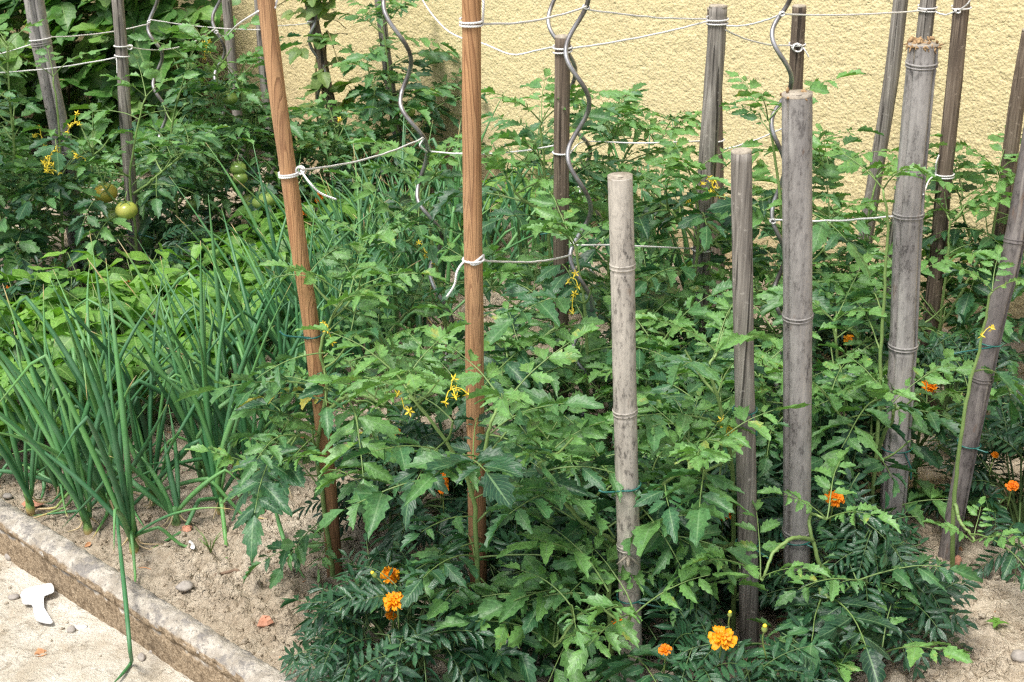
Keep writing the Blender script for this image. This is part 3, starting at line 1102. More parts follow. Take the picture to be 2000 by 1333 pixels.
# far pair of lines across the bramble
twine("twine from the slotted bamboo stake to the bright steel spiral",
      [sag_line(on_post('b70', 72, -1), on_post('s300', 47), .012), sag_line(at(-60, 118, dep('b70')), on_post('b70', 86, -1), .004)],
      [loop_pts('b70', 78, .01)])
twine("twine from the bright steel spiral towards the thinnest grey stake", [sag_line(on_post('s300', 38), on_post('w510', 57), .008)], [knot(on_post('s300', 42), .004)])
twine("twine from the thinnest grey stake to the vine-wound stake", [sag_line(on_post('w510', 50), on_post('w610', 42), .004)], [loop_pts('w610', 40)])
twine("low twine tied round the thin grey stake, running out past the slotted bamboo", [sag_line(at(-60, 145, dep('w230') - .1), on_post('w230', 112, -1), .010)],
      [loop_pts('w230', 108, -.008)], [[on_post('w230', 110, -.9), on_post('w230', 122, -.85), on_post('w230', 142, -.9)]])
twine("sagging twine from the thin grey stake to the dark steel spiral", [sag_line(on_post('w230', 92, 1), on_post('s430', 56), .035)], [loop_pts('w230', 90), knot(on_post('w230', 93, 1.3), .008)])
twine("twine rising from the dark steel spiral to the leaning pine stake",
      [np.array([on_post('s430', 62), at(440, 72, dep('s430') - .1), at(462, 50, 3.3), on_post('A', 20, -.9)])],
      [knot(on_post('s430', 62), .006)], [[on_post('A', 15, .9), at(548, -25, 2.7)]])
# top line to the right
twine("twine wound twice round the upright pine stake's top, running to the steel spirals",
      [sag_line(on_post('B', 47, 1), on_post('s1140', 12), .010)], [loop_pts('B', 44, .006), loop_pts('B', 50, .004), loop_pts('s1140', 14)],
      [[on_post('B', 47, 1.1), at(944, 20, dep('B')), at(945, -30, dep('B'))]])
twine("twine from the steel spiral to the tall stake with the rusty band", [sag_line(on_post('s1140', 17), on_post('w1400', 38, -1), .006)], [loop_pts('w1400', 40, .008), loop_pts('w1400', 47, .005)])
twine("slack twine curving down behind the upright pine stake to the dark brown stake",
      [np.array([at(800, -60, 3.6), at(828, 5, 3.6), at(868, 55, 3.5), at(905, 76, 3.45), at(945, 86, 3.4), at(1000, 107, 3.35), at(1048, 99, 3.3), on_post('w1098', 92, -1)])],
      [loop_pts('w1098', 94, .004), loop_pts('w1098', 103, .010)])
twine("twine from the dark brown stake up to the tall stake with the rusty band", [sag_line(on_post('w1098', 95, 1), on_post('w1400', 39, -.8), .006)])
twine("twine from the rusty-banded stake to the steel spiral by the thickest bamboo", [sag_line(on_post('w1400', 49, .9), on_post('s1530', 27), .008)], [knot(on_post('s1530', 26), .005)])
twine("top twine from the thickest bamboo's spiral past grey poles to the brown-grey pole",
      [sag_line(on_post('s1530', 27), on_post('w1810', 17), .006), sag_line(on_post('w1810', 20, .9), on_post('w1878', 18, -.5), .010)],
      [loop_pts('w1810', 16, .006), loop_pts('w1810', 21), loop_pts('w1878', 17, .006), knot(on_post('w1878', 19, -.4), .006)],
      [[on_post('w1878', 18, -.2), at(1893, 4, dep('w1878') - .03), at(1905, -30, dep('w1878') - .03)]])
twine("thin slack twine knotted on the stake behind the thickest bamboo", [sag_line(on_post('w1400', 57, .9), on_post('w1558', 88, -.9), .012)],
      [loop_pts('w1558', 88, .004), knot(on_post('w1558', 90), .012)], [[on_post('w1558', 91, .8), at(1572, 98, dep('w1558') - .03), at(1580, 112, dep('w1558') - .03)]])
# middle line
twine("twine from the leaning pine stake, wound once, down to the middle steel spiral",
      [sag_line(on_post('A', 333, 1.5), on_post('s755', 268), .014)], [loop_pts('A', 340, .003), loop_pts('A', 344, .004), knot(on_post('A', 333, 1.4), .008)],
      [[on_post('A', 333, 1.4), at(603, 355, dep('A') - .02), at(625, 377, dep('A') - .02), at(657, 390, dep('A') - .01)]])
twine("twine from the middle steel spiral, behind the upright pine stake, to the dark brown stake",
      [np.array([on_post('s755', 270), at(820, 285, dep('s755') - .04), on_post('s755', 296)]), sag_line(on_post('s755', 296, 1), on_post('w1098', 285, -1), .012)], [loop_pts('w1098', 298)])
twine("twine from the dark brown stake past the second spiral to the slim twin stake", [np.array([on_post('w1098', 298, 1), on_post('s1085', 276), at(1250, 280, dep('w1405') - .2), on_post('w1405', 276, -1)])], [loop_pts('w1405', 274)])
twine("twine from the slim twin stake up behind the thickest bamboo", [sag_line(on_post('w1405', 292, 1), on_post('w1558', 247, -1), .006)], [loop_pts('w1558', 247)],
      [[on_post('w1558', 250, 1), at(1590, 290, dep('w1558')), at(1620, 350, dep('w1558') + .1)]])
twine("twine bowed with a hanging tail on the upright pine stake, reaching the front spiral",
      [sag_line(on_post('B', 505, .9), on_post('s1140', 497), .010)], [loop_pts('B', 507), [on_post('B', 508, 0), on_post('B', 500, .7), on_post('B', 499, 1.05), on_post('B', 508, .8), on_post('B', 511, 0), on_post('B', 506, -.6)]],
      [[on_post('B', 509, 0), on_post('B', 508, -.9), at(893, 530, dep('B') - .02), at(888, 556, dep('B') - .02), at(873, 580, dep('B') - .02)]])
twine("twine from the front spiral behind the pale bamboo to the rusty-banded stake", [np.array([on_post('s1140', 478), at(1190, 479, dep('s1140') + .05), at(1260, 482, dep('s1140') + .1), on_post('w1400', 487, -1)])], [loop_pts('s1140', 478), loop_pts('w1400', 487)])
twine("low twine from the steel spiral to the bamboo with the frayed top", [sag_line(on_post('s1530', 428), on_post('b1798', 425, -1), .006)], [knot(on_post('s1530', 430), .006)])
twine("twine looped round the brown-grey pole at mid height with a slack end", [np.array([on_post('w1878', 343, -1), at(1815, 352, dep('w1878') - .1), on_post('b1798', 375, .9)])],
      [loop_pts('w1878', 341, .003), loop_pts('w1878', 345)], [[on_post('w1878', 342, -1), at(1828, 322, dep('w1878')), at(1834, 303, dep('w1878'))]])


def tie(key, py, label, tail=(20, 30), gap=1.25, both=False):
    L = loop_pts(key, py, .004, 16, 1.18)
    mb = MB()
    tube(mb, smooth_path(np.array(L), 40), .0016, 6)
    p = on_post(key, py, .6)
    d = POST[key][2]
    s = d / FPX
    for k in ((1, -1) if both else (1,)):
        q = p + np.array([tail[0] * s * k, -.012, -tail[1] * s * .5])
        e = p + np.array([tail[0] * s * 1.3 * k, -.010, -tail[1] * s])
        tube(mb, smooth_path(np.array([p, q, e]), 14), [*np.linspace(.0016, .0019, 13), .0022], 6)
    o = mb.build("plant_tie", M['tie'], None, p)
    tag(o, label, "plant tie", "green plastic plant ties")


tie('A', 656, "green tie on the leaning pine stake where the tomato shoot starts", (-60, -20))
tie('A', 772, "green tie low on the leaning pine stake", (-12, 8))
tie('B', 938, "green tie at the fork of the tomato on the upright pine stake", (-22, 14))
tie('B', 1160, "lowest green tie on the upright pine stake, with an upturned end", (26, -60), both=True)
tie('b1', 948, "green tie with a long end on the pale bamboo, above its stub", (-60, -6))
tie('b1', 1166, "green tie with crossing ends on the pale bamboo, below its stub", (50, 4))
tie('g1460', 802, "green tie with hanging ends on the short grey stake", (10, 45))
tie('g1460', 1062, "lower green tie on the short grey stake", (30, 30))
tie('b1557', 1050, "green tie just under the lower ring of the thickest bamboo", (20, 6))
tie('b1798', 873, "green tie with a dangling end low on the frayed bamboo", (14, 60))
tie('b1900', 670, "green tie with a pale flying end on the dark leaning bamboo", (-70, 12))
tie('b1900', 868, "lower green tie on the dark leaning bamboo", (20, 4))
tie('w1098', 446, "green tie on the dark brown stake", (-40, 6))
tie('w1400', 541, "green tie holding a stem to the tall rusty-banded stake", (10, 4))
tie('w230', 252, "green tie with a stretched end on the thin grey stake", (-45, 18))
tie('w230', 455, "lowest green tie on the thin grey stake, near the bean leaves", (25, 8))


# ------------------------------------------------------------------ plants
CLEAR = {'s1530': 760, 'w1878': 640, 'w1760': 430, 'w1985': 400, 'w1810': 560, 'b70': 290, 'w450': 150, 's300': 270, 's605': 230, 's755': 330, 'w1098': 450, 'w610': 200, 'A': 1075, 'B': 1165, 'b1': 1310, 'g1460': 1235, 'b1557': 1085, 'b1798': 985, 'b1900': 1080, 's1140': 880, 'w230': 500, 'w1400': 600}
CLEAR_PX = None
FRUITS = [(247, 411, 24, 4.2), (206, 377, 22, 4.3), (466, 338, 22, 4.6), (521, 391, 20, 4.6), (497, 397, 18, 4.6), (110, 318, 35, 4.1), (405, 92, 16, 4.6), (1395, 370, 24, 3.5), (880, 765, 16, 2.4)]
for fx_, fy_, fr_, bp_ in ((1660, 663, 20, (1640, 800)), (1605, 634, 14, (1640, 800)), (1817, 753, 26, (1850, 850)), (1790, 768, 16, (1850, 850)), (1328, 710, 16, (1330, 830)), (1474, 687, 14, (1330, 830)), (1632, 972, 22, (1675, 1240)),
                            (1415, 1000, 20, (1400, 1130)), (243, 556, 18, (330, 595)), (36, 610, 14, (45, 690)), (628, 380, 18, (640, 490)), (596, 413, 14, (640, 490)), (860, 940, 20, (800, 1075)), (770, 842, 16, (800, 1075)), (1944, 888, 12, (1985, 1050)), (1978, 948, 14, (1985, 1050))):
    FRUITS.append((fx_, fy_, fr_, ground(*bp_)[1] - .03))


def to_px(p):
    q = np.asarray(p) - CAMP
    f = q[1] * CP - q[2] * SP
    return 1000 + FPX * q[0] / f, 666.5 - FPX * (q[1] * SP + q[2] * CP) / f


def crosses_stake(p, q, margin=14):
    """would something reaching from p to q grow across the front of a stake?"""
    global CLEAR_PX
    if CLEAR_PX is None:
        CLEAR_PX = []
        for k, ylim in CLEAR.items():
            path, r, d = POST[k]
            xy = np.array([to_px(v) for v in path])
            o = np.argsort(xy[:, 1])
            CLEAR_PX.append((xy[o, 0], xy[o, 1], r * FPX / (d * 1.08), ylim, d))
    for f in (0.0, .35, .65, 1.0):
        v = p * (1 - f) + q * f
        x, y = to_px(v)
        for xs, ys, w, ylim, d in CLEAR_PX:
            if y < ylim and v[1] < d + .005 and abs(x - np.interp(y, ys, xs)) < w + (margin * 2.6 if f > .3 else margin) and y > ys[0]:
                return True
        for fx, fy, fr, fd in FRUITS:
            if abs(x - fx) < fr + margin and abs(y - fy) < fr + margin and v[1] < fd:
                return True
    return False


def tomato_leaf(lv, stem, p, az, el, L, tint, r, droop=1.0, hi=True):
    """one compound leaf: a drooping rachis with paired leaflets"""
    n = 9
    out = np.array([math.cos(az), math.sin(az), 0])
    pts = [np.array(p, float)]
    e = el
    for i in range(n - 1):
        e -= droop * r.uniform(.05, .15)
        pts.append(pts[-1] + (out * math.cos(e) + np.array([0, 0, math.sin(e)])) * L / (n - 1))
        out = nrm(out + np.array([-out[1], out[0], 0]) * r.normal() * .05)
    P = np.array(pts)
    tube(stem, P, np.linspace(.0021, .0008, n) * (L / .2) ** .6, 5, .42, False)
    side = nrm(np.cross(P[-1] - P[0], [0, 0, 1]))
    T = np.gradient(P, axis=0)
    nt = len(lv.T)
    roll = r.normal() * .35

    def put(f, sgn, size, ang):
        x = f * (n - 1); i = min(int(x), n - 2); q = P[i] * (1 - x + i) + P[i + 1] * (x - i)
        t = nrm(T[i])
        s = nrm(np.cross(t, [0, 0, 1])) * sgn
        up = nrm(np.cross(np.cross(t, [0, 0, 1]), t)) + r.normal(size=3) * .32 + roll * side
        d = t * math.cos(ang) + s * math.sin(ang) + np.array([0, 0, -.12 * droop * r.uniform(-.3, 1.6)])
        lv.put(r.integers(nt), q + nrm(d) * .004, d, up, size, size * r.uniform(.38, .56), np.clip(tint + r.normal() * .08, 0, 1 if tint > .9 else .9))
    put(1.0, 1, L * r.uniform(.36, .46), 0.0)
    for f, k in ((.88, .24), (.66, .36), (.40, .33)) if hi else ((.80, .29), (.48, .36)):
        for sg in (-1, 1):
            if r.random() < .96:
                put(f + r.normal() * .02, sg, L * k * r.uniform(.85, 1.25), r.uniform(.85, 1.25))
    if hi:
        for f in (.54, .28, .77):
            for sg in (-1, 1):
                if r.random() < .6: put(f, sg, L * .12 * r.uniform(.6, 1.3), 1.3)


def flower_truss(p, r, n, parent, base):
    mb = MB()
    for _ in range(n):
        c = p + r.normal(size=3) * .013
        ax = nrm(np.array([r.normal() * .7, r.normal() * .7 - .5, r.uniform(-.6, .5)]))
        F = frame_of(ax, [.1, .2, 1])
        for k in range(5):
            a = k * 2 * math.pi / 5
            d = F[:, 1] * math.cos(a) + F[:, 2] * math.sin(a)
            e = nrm(np.cross(ax, d))
            q = [c, c + d * .005 + e * .0018 - ax * .001, c + d * .010 - ax * .004, c + d * .005 - e * .0018 - ax * .001]
            mb.add(q, [(0, 1, 2, 3)])
        tube(mb, [c, c + ax * .004, c + ax * .008], [.002, .0016, .0006], 5)
        tube(mb, smooth_path(np.array([c, (c + p) / 2 + [0, .003, .006], p]), 6), .0009, 4)
    return mb.build("flower_cluster", M['yellow_petal'], parent, base, False)


def tomato_fruit(p, rad, mat, parent, base, r):
    mb = MB()
    n, m = 20, 12
    V, Q = [], []
    for i in range(m + 1):
        th = math.pi * i / m
        for j in range(n):
            a = 2 * math.pi * j / n
            rr = math.sin(th) * (1 + .035 * math.cos(a * 5) * (1 - i / m))
            z = math.cos(th) * .84 - .16 * math.exp(-(th / .35) ** 2)
            V.append(p + rad * np.array([rr * math.cos(a), rr * math.sin(a), z]))
    for i in range(m):
        for j in range(n):
            Q.append((i * n + j, (i + 1) * n + j, (i + 1) * n + (j + 1) % n, i * n + (j + 1) % n))
    mb.add(V, Q)
    fr = mb.build("tomato", mat, parent, base)
    mb = MB()
    top = p + np.array([0, 0, rad * .68])
    for k in range(5):
        a = k * 1.257 + r.uniform(0, .5)
        d = np.array([math.cos(a), math.sin(a), 0])
        tube(mb, [top, top + d * rad * .4 + [0, 0, .003], top + d * rad * .75 + [0, 0, -.002]], [.002, .0022, .0005], 5)
    tube(mb, [top, top + [0, 0, .015], top + [.006, .004, .035]], .0018, 5)
    mb.build("calyx", M['stem'], fr, np.zeros(3) + base)


def stem3d(base, d0, pts, dy=None):
    P = []
    for i, (x, y) in enumerate(pts):
        P.append(at(x, y, d0 + (0 if dy is None else dy[i])))
    return np.array(P)


def tomato_plant(label, base_px, stems, seed, leafL=.2, step=.05, bare=.1, tint=.45, hi=True, mat='tomato_leaf', flowers=(), fruits=(), side=.45, depth=None, stemr=.0055, droop=1.0, extra=(), clear=False):
    """stems: pixel polylines (the first starts at the base); leaves come off at nodes along them"""
    r = np.random.default_rng(seed)
    g = ground(*base_px)
    d0 = g[1] if depth is None else depth
    base = np.array([g[0], g[1], gz(g)])
    root = thing("tomato_plant", label, "plant", base, "tomato plants tied to the stakes")
    st = MB()
    lv = Leaves(TOM if hi else TOMLO)
    az = r.uniform(0, 6.28)
    first = True
    for spec in stems:
        pts = spec
        P = []
        for i, q in enumerate(pts):
            off = q[2] if len(q) > 2 else 0.0
            P.append(at(q[0], q[1], d0 + off))
        if first:
            P = [base + np.array([0, 0, -.02])] + P
        P = smooth_path(np.array(P), 40)
        # wobble from node to node
        P[2:-1] += np.cumsum(r.normal(size=(37, 3)) * .0008, axis=0)
        Ls = np.concatenate([[0], np.cumsum(np.linalg.norm(np.diff(P, axis=0), axis=1))])
        tot = Ls[-1]
        tube(st, P, np.linspace(stemr if first else stemr * .8, .0022, 40), 8, np.linspace(.35, .75, 40))
        s = tot * (bare if first else .12)
        while s < tot:
            f = s / tot
            i = int(np.searchsorted(Ls, s)); i = min(max(i, 1), 39)
            p = P[i]
            az += 2.4 + r.normal() * .35
            young = max(0, (f - .75) / .25)
            L = leafL * r.uniform(.75, 1.25) * (1 - .35 * young)
            el = R(30) + R(35) * young + r.normal() * .2
            ok = False
            for q_ in range(7):
                o_ = np.array([math.cos(az) * L * .95, math.sin(az) * L * .95, L * .15])
                if not crosses_stake(p, p + o_): ok = True; break
                az += .9
            if not ok and crosses_stake(p + o_ * .5, p + o_):
                s += step; continue
            tomato_leaf(lv, st, p, az, el, L, (.99 if (f < .3 and r.random() < .06) else np.clip(tint + .38 * young + r.normal() * .17, .02, .88)), r, droop, hi)
            if r.random() < side:                       # a side shoot with its own young leaves
                a2 = az + r.uniform(.5, 1.5)
                q = p + np.array([math.cos(a2) * .05, math.sin(a2) * .05, .05]) * r.uniform(.7, 1.5)
                tube(st, smooth_path(np.array([p, (p + q) / 2 + [0, 0, -.008], q]), 8), [.0028] * 4 + [.002] * 4, 5, .6, False)
                for k in range(3):
                    a3 = a2 + k * 2.1
                    if crosses_stake(q, q + np.array([math.cos(a3), math.sin(a3), .1]) * L * .65): continue
                    tomato_leaf(lv, st, q, a2 + k * 2.1 + r.normal() * .3, R(40) + r.normal() * .2, L * r.uniform(.5, .8), np.clip(tint + .15 + r.normal() * .1, .05, .95), r, droop, hi)
            s += step * r.uniform(.8, 1.25) * (1 - .45 * young)
        for k in range(3):                              # the growing tip
            tomato_leaf(lv, st, P[-1], az + 2.1 * k, R(52), leafL * .7 * r.uniform(.8, 1.2), min(.86, tint + .4), r, .8, hi)
        first = False
    for q in extra:                                     # single long leaves the photo shows reaching out: from pixel, to pixel, depth offset
        a, b = at(q[0], q[1], d0), at(q[2], q[3], d0 + q[4])
        if crosses_stake(a * .4 + b * .6, b, 10): continue
        v = b - a
        L = np.linalg.norm(v)
        tomato_leaf(lv, st, a, math.atan2(v[1], v[0]), math.asin(np.clip(v[2] / L, -1, 1)) + .38, L * 1.08, np.clip(tint + .1 + r.normal() * .08, 0, 1), r, .8, hi)
    st.build("stem", M['stem'], root, base)
    mb = MB(); lv.into(mb)
    mb.build("foliage", M[mat], root, base)
    for (x, y, dd, n) in flowers:
        flower_truss(at(x, y, d0 + dd), r, n, root, base)
    for (x, y, dd, rad, m) in fruits:
        tomato_fruit(at(x, y, d0 + dd), rad, M[m], root, base, r)
    return root


# --- front tomatoes
tomato_plant("tomato plant tied to the leaning pine stake, its shoot arching at the top", (652, 1140),
             [[(648, 1090), (630, 960), (622, 880), (640, 760), (628, 690), (655, 620), (682, 585)], [(622, 880), (600, 850, -.03), (560, 870, -.06), (520, 930, -.08)], [(640, 800), (690, 770, -.04), (750, 790, -.06)]],
             101, .185, .052, .06, .5, clear=True, flowers=[(640, 650, -.03, 3)], side=.3, extra=[(635, 690, 505, 735, -.05), (640, 760, 440, 760, -.05), (622, 930, 500, 960, -.06), (625, 850, 500, 800, -.05), (640, 1010, 560, 1100, -.06), (640, 1000, 700, 1060, -.05), (645, 1060, 620, 1110, -.08), (670, 600, 740, 680, .05), (630, 800, 740, 830, -.05)])
tomato_plant("tomato plant forking in front of the upright pine stake", (930, 1300),
             [[(928, 1250, -.03), (930, 1150, -.04), (922, 1030, -.04), (918, 970, -.04), (890, 900, -.05), (855, 840, -.06), (810, 780, -.07), (790, 750, -.07)],
              [(920, 970, -.04), (938, 900, -.05), (955, 840, -.06), (985, 790, -.05)]],
             102, .20, .062, .12, .5, clear=True, flowers=[(880, 762, -.05, 5), (790, 800, -.05, 2)], side=.25,
             extra=[(925, 975, 1060, 960, -.06), (930, 1090, 1150, 1120, -.05), (925, 1010, 830, 1040, -.08), (928, 1060, 800, 1150, -.12), (928, 1140, 880, 1190, -.14), (930, 1160, 960, 1330, -.18), (905, 930, 690, 1000, -.06), (880, 890, 730, 880, -.06), (925, 1120, 1030, 1250, -.15), (850, 840, 700, 800, -.05), (955, 850, 1100, 800, -.05), (950, 850, 1060, 900, -.12)])
tomato_plant("tomato plant sprawling from the foot of the pale bamboo", (1200, 1320),
             [[(1195, 1260, -.02), (1190, 1160, -.03), (1205, 1060, .04), (1250, 990, .05), (1310, 930, .02), (1370, 900, 0)], [(1190, 1170, -.03), (1130, 1200, -.08), (1080, 1260, -.1)], [(1195, 1250), (1230, 1210, -.1), (1240, 1200, -.12)],
              [(1200, 1060, .03), (1120, 1000, .0), (1060, 900, -.02)]],
             103, .205, .055, .1, .5, clear=True, side=.3, extra=[(1190, 1120, 1090, 1330, -.12), (1190, 1150, 1050, 1080, -.1), (1195, 1200, 1180, 1330, -.14), (1230, 1230, 1220, 1330, -.14), (1200, 1050, 1060, 960, -.06), (1210, 1060, 1400, 1060, -.05), (1250, 990, 1330, 1110, -.1), (1195, 1100, 1330, 1000, -.08), (1195, 1080, 1290, 1180, -.1), (1180, 1160, 1000, 1180, -.1)])
tomato_plant("tomato plant climbing the steel spiral next to the pale bamboo", (1152, 960),
             [[(1150, 900), (1146, 800), (1142, 700), (1135, 600), (1125, 530), (1120, 480)], [(1140, 640), (1090, 640, -.05), (1020, 690, -.08)], [(1146, 800), (1190, 760, -.03), (1260, 760, -.05)]],
             104, .195, .054, .08, .42, flowers=[(1118, 590, -.03, 4), (1120, 545, -.02, 3)], side=.4)
tomato_plant("tomato plant on the short grey stake, with curled grey-green tips", (1432, 1240),
             [[(1432, 1130), (1430, 1000), (1428, 900), (1410, 800, -.02), (1390, 720, -.03), (1400, 690, -.02)], [(1430, 1000), (1380, 930, -.06), (1330, 880, -.08)], [(1432, 1060), (1385, 1110, -.08), (1320, 1170, -.1)]],
             105, .195, .056, .1, .5, clear=True, flowers=[(1423, 830, -.03, 4), (1420, 850, -.03, 3)], side=.35, extra=[(1430, 960, 1290, 940, -.08), (1430, 900, 1480, 990, -.06), (1425, 860, 1500, 830, 0)])
tomato_plant("drooping tomato plant hanging off the thickest bamboo", (1640, 1270),
             [[(1632, 1190, -.03), (1605, 1110, -.04), (1588, 1050, -.04), (1592, 1010, -.03), (1615, 1015, -.05)], [(1588, 1055, -.04), (1540, 1050, -.08), (1500, 1090, -.12), (1485, 1130, -.14)], [(1600, 1150, -.04), (1660, 1220, -.1), (1720, 1280, -.16)], [(1605, 1150, -.04), (1600, 1240, -.1), (1600, 1300, -.14)]],
             106, .17, .085, .2, .45, clear=True, side=.15)
tomato_plant("tall tomato plant against the bamboo with the frayed top", (1705, 1040),
             [[(1705, 960, -.03), (1715, 850, -.02), (1720, 700), (1728, 560), (1735, 440), (1725, 370)], [(1715, 860), (1660, 830, -.08), (1620, 780, -.1)], [(1715, 880, -.06), (1745, 810, -.12), (1740, 790, -.12)]],
             107, .19, .062, .06, .48, side=.4, extra=[(1712, 900, 1620, 890, -.1), (1715, 830, 1780, 760, -.12), (1715, 850, 1730, 960, -.12), (1730, 930, 1820, 980, -.1), (1718, 800, 1850, 820, -.05)])
tomato_plant("slender tomato plant leaning along the dark bamboo stake", (1862, 1112),
             [[(1862, 1050, -.02), (1868, 950, -.02), (1885, 830, -.03), (1905, 730, -.03), (1925, 640, -.03), (1938, 570, -.03)], [(1865, 985, -.02), (1880, 1030, -.06), (1900, 1060, -.08)]],
             108, .15, .065, .22, .5, flowers=[(1942, 640, -.03, 2)], side=.3, droop=1.3)
# --- middle rank
tomato_plant("tomato plant behind the sagging twine, on the middle steel spiral", (885, 770),
             [[(880, 700), (862, 600), (850, 520), (835, 430), (820, 380), (850, 340)], [(860, 600), (800, 610, -.05), (740, 680, -.1)], [(850, 500), (780, 470, -.05), (720, 480, -.06)]],
             109, .2, .072, .12, .45, flowers=[(830, 492, -.03, 4)], side=.4)
tomato_plant("tomato plant with upright young tips on the dark brown stake", (1085, 860),
             [[(1085, 760), (1082, 600), (1076, 480), (1068, 340), (1058, 240)], [(1080, 620), (1020, 600, -.05), (960, 560, -.06)], [(1076, 420), (1020, 390, .0), (990, 350, 0)]],
             110, .205, .045, .05, .48, side=.35)
tomato_plant("tomato plant spreading wide behind the two crossing spirals", (1190, 640),
             [[(1190, 560), (1188, 440), (1185, 340), (1190, 270), (1180, 245)], [(1188, 440), (1215, 320, .0), (1245, 270, 0), (1280, 280, 0)], [(1190, 480), (1150, 400), (1130, 380)]],
             111, .205, .045, .1, .5, side=.3)
tomato_plant("yellow-flowered tomato plant on the tall rusty-banded stake", (1360, 830),
             [[(1356, 740), (1352, 640), (1358, 540), (1366, 440), (1360, 370), (1350, 345)], [(1356, 700), (1300, 650, -.05), (1255, 640, -.06)], [(1360, 500), (1420, 450, .0), (1450, 420, 0)], [(1360, 480), (1320, 420), (1290, 390)]],
             112, .205, .045, .05, .5, flowers=[(1392, 368, -.02, 7), (1405, 378, -.02, 5), (1350, 378, -.02, 3)], side=.4)
tomato_plant("tomato plant tucked between the steel spiral and the thickest bamboo", (1540, 900),
             [[(1540, 780), (1532, 640), (1528, 500), (1522, 380), (1505, 270), (1500, 235)], [(1530, 560), (1580, 500, .05), (1620, 430, .06)], [(1525, 420), (1580, 360, .1), (1620, 340, .1)], [(1540, 780), (1480, 760, -.05), (1440, 740, -.08)]],
             113, .205, .045, .05, .5, side=.35)
tomato_plant("bushy tomato plant at the foot of the bluish leaning pole", (1672, 720),
             [[(1672, 640), (1680, 540), (1690, 460), (1700, 390), (1710, 350)], [(1675, 620), (1630, 520), (1600, 470)], [(1675, 600), (1740, 540), (1760, 450)], [(1672, 660), (1600, 640, -.05), (1580, 600, -.05)]],
             114, .205, .045, .05, .5, side=.4)
tomato_plant("dark tomato plant behind the brown-grey looped pole", (1830, 760),
             [[(1832, 680), (1840, 580), (1848, 480), (1850, 420)], [(1835, 640), (1880, 560), (1900, 520)], [(1832, 690), (1780, 620, -.05), (1760, 560, -.05)]],
             115, .205, .045, .05, .36, side=.35)
tomato_plant("tomato plant on the brown pole by the wall, with broad smooth leaves", (1930, 735),
             [[(1932, 600), (1936, 500), (1946, 420), (1955, 360), (1950, 335)], [(1934, 560), (1900, 470), (1880, 390)], [(1938, 500), (1985, 440, -.05), (2010, 380, -.05)]],
             116, .205, .045, .05, .46, side=.3)
tomato_plant("tall dark tomato plant standing alone against the yellow wall", (790, 415),
             [[(790, 350), (778, 280), (765, 190), (752, 100), (742, 40)], [(785, 320), (820, 270), (835, 200)], [(775, 240), (730, 180), (715, 130)], [(788, 350), (740, 330), (700, 310)]],
             117, .235, .042, .05, .42, True, 'tomato_leaf_dull', side=.35, fruits=[(797, 218, -.05, .026, 'fruit_green')])
# fillers of the middle ranks, seen between the stakes
for i, (lab, bp, tops, ti, ll) in enumerate([
        ("low leafy tomato between the upright pine stake and the steel spiral", (1010, 960), [(1010, 850), (1000, 760), (990, 690)], .40, .21),
        ("low leafy tomato to the wall side of the pale bamboo", (1285, 960), [(1285, 850), (1290, 760), (1280, 680)], .42, .2),
        ("low leafy tomato in the gap before the thickest bamboo", (1500, 1010), [(1500, 900), (1495, 800), (1490, 720)], .40, .19),
        ("leafy tomato crowding the gap between the two grey bamboo stakes", (1640, 980), [(1640, 860), (1635, 760), (1640, 680), (1630, 630)], .44, .2),
        ("leafy tomato in the shade behind the short grey stake", (1440, 830), [(1440, 720), (1445, 620), (1450, 560)], .42, .19),
        ("leafy tomato low behind the leaning pine stake", (770, 920), [(765, 850), (755, 790), (745, 750)], .42, .19),
        ("low tomato shoot in the dark between pale bamboo and spiral", (1110, 1130), [(1105, 1040), (1100, 960), (1120, 900)], .42, .2),
        ("small tomato in shade right beside the frayed bamboo's foot", (1790, 960), [(1790, 880), (1800, 820), (1810, 790)], .42, .17),
        ("broad tomato shading the foot of the rusty-banded stake", (1250, 760), [(1250, 690), (1255, 610), (1265, 560)], .40, .19),
        ("young tomato at the wall end of the onion row", (1560, 720), [(1580, 640), (1600, 570), (1610, 530)], .48, .17),
]):
    tomato_plant(lab, bp, [tops, [tops[0], (tops[0][0] - 60, tops[0][1] - 60, -.04), (tops[0][0] - 100, tops[0][1] - 70, -.06)],
                           [tops[0], (tops[0][0] + 60, tops[0][1] - 70, -.04), (tops[0][0] + 105, tops[0][1] - 90, -.06)]], 200 + i, ll, .058, .03, ti, side=.4)
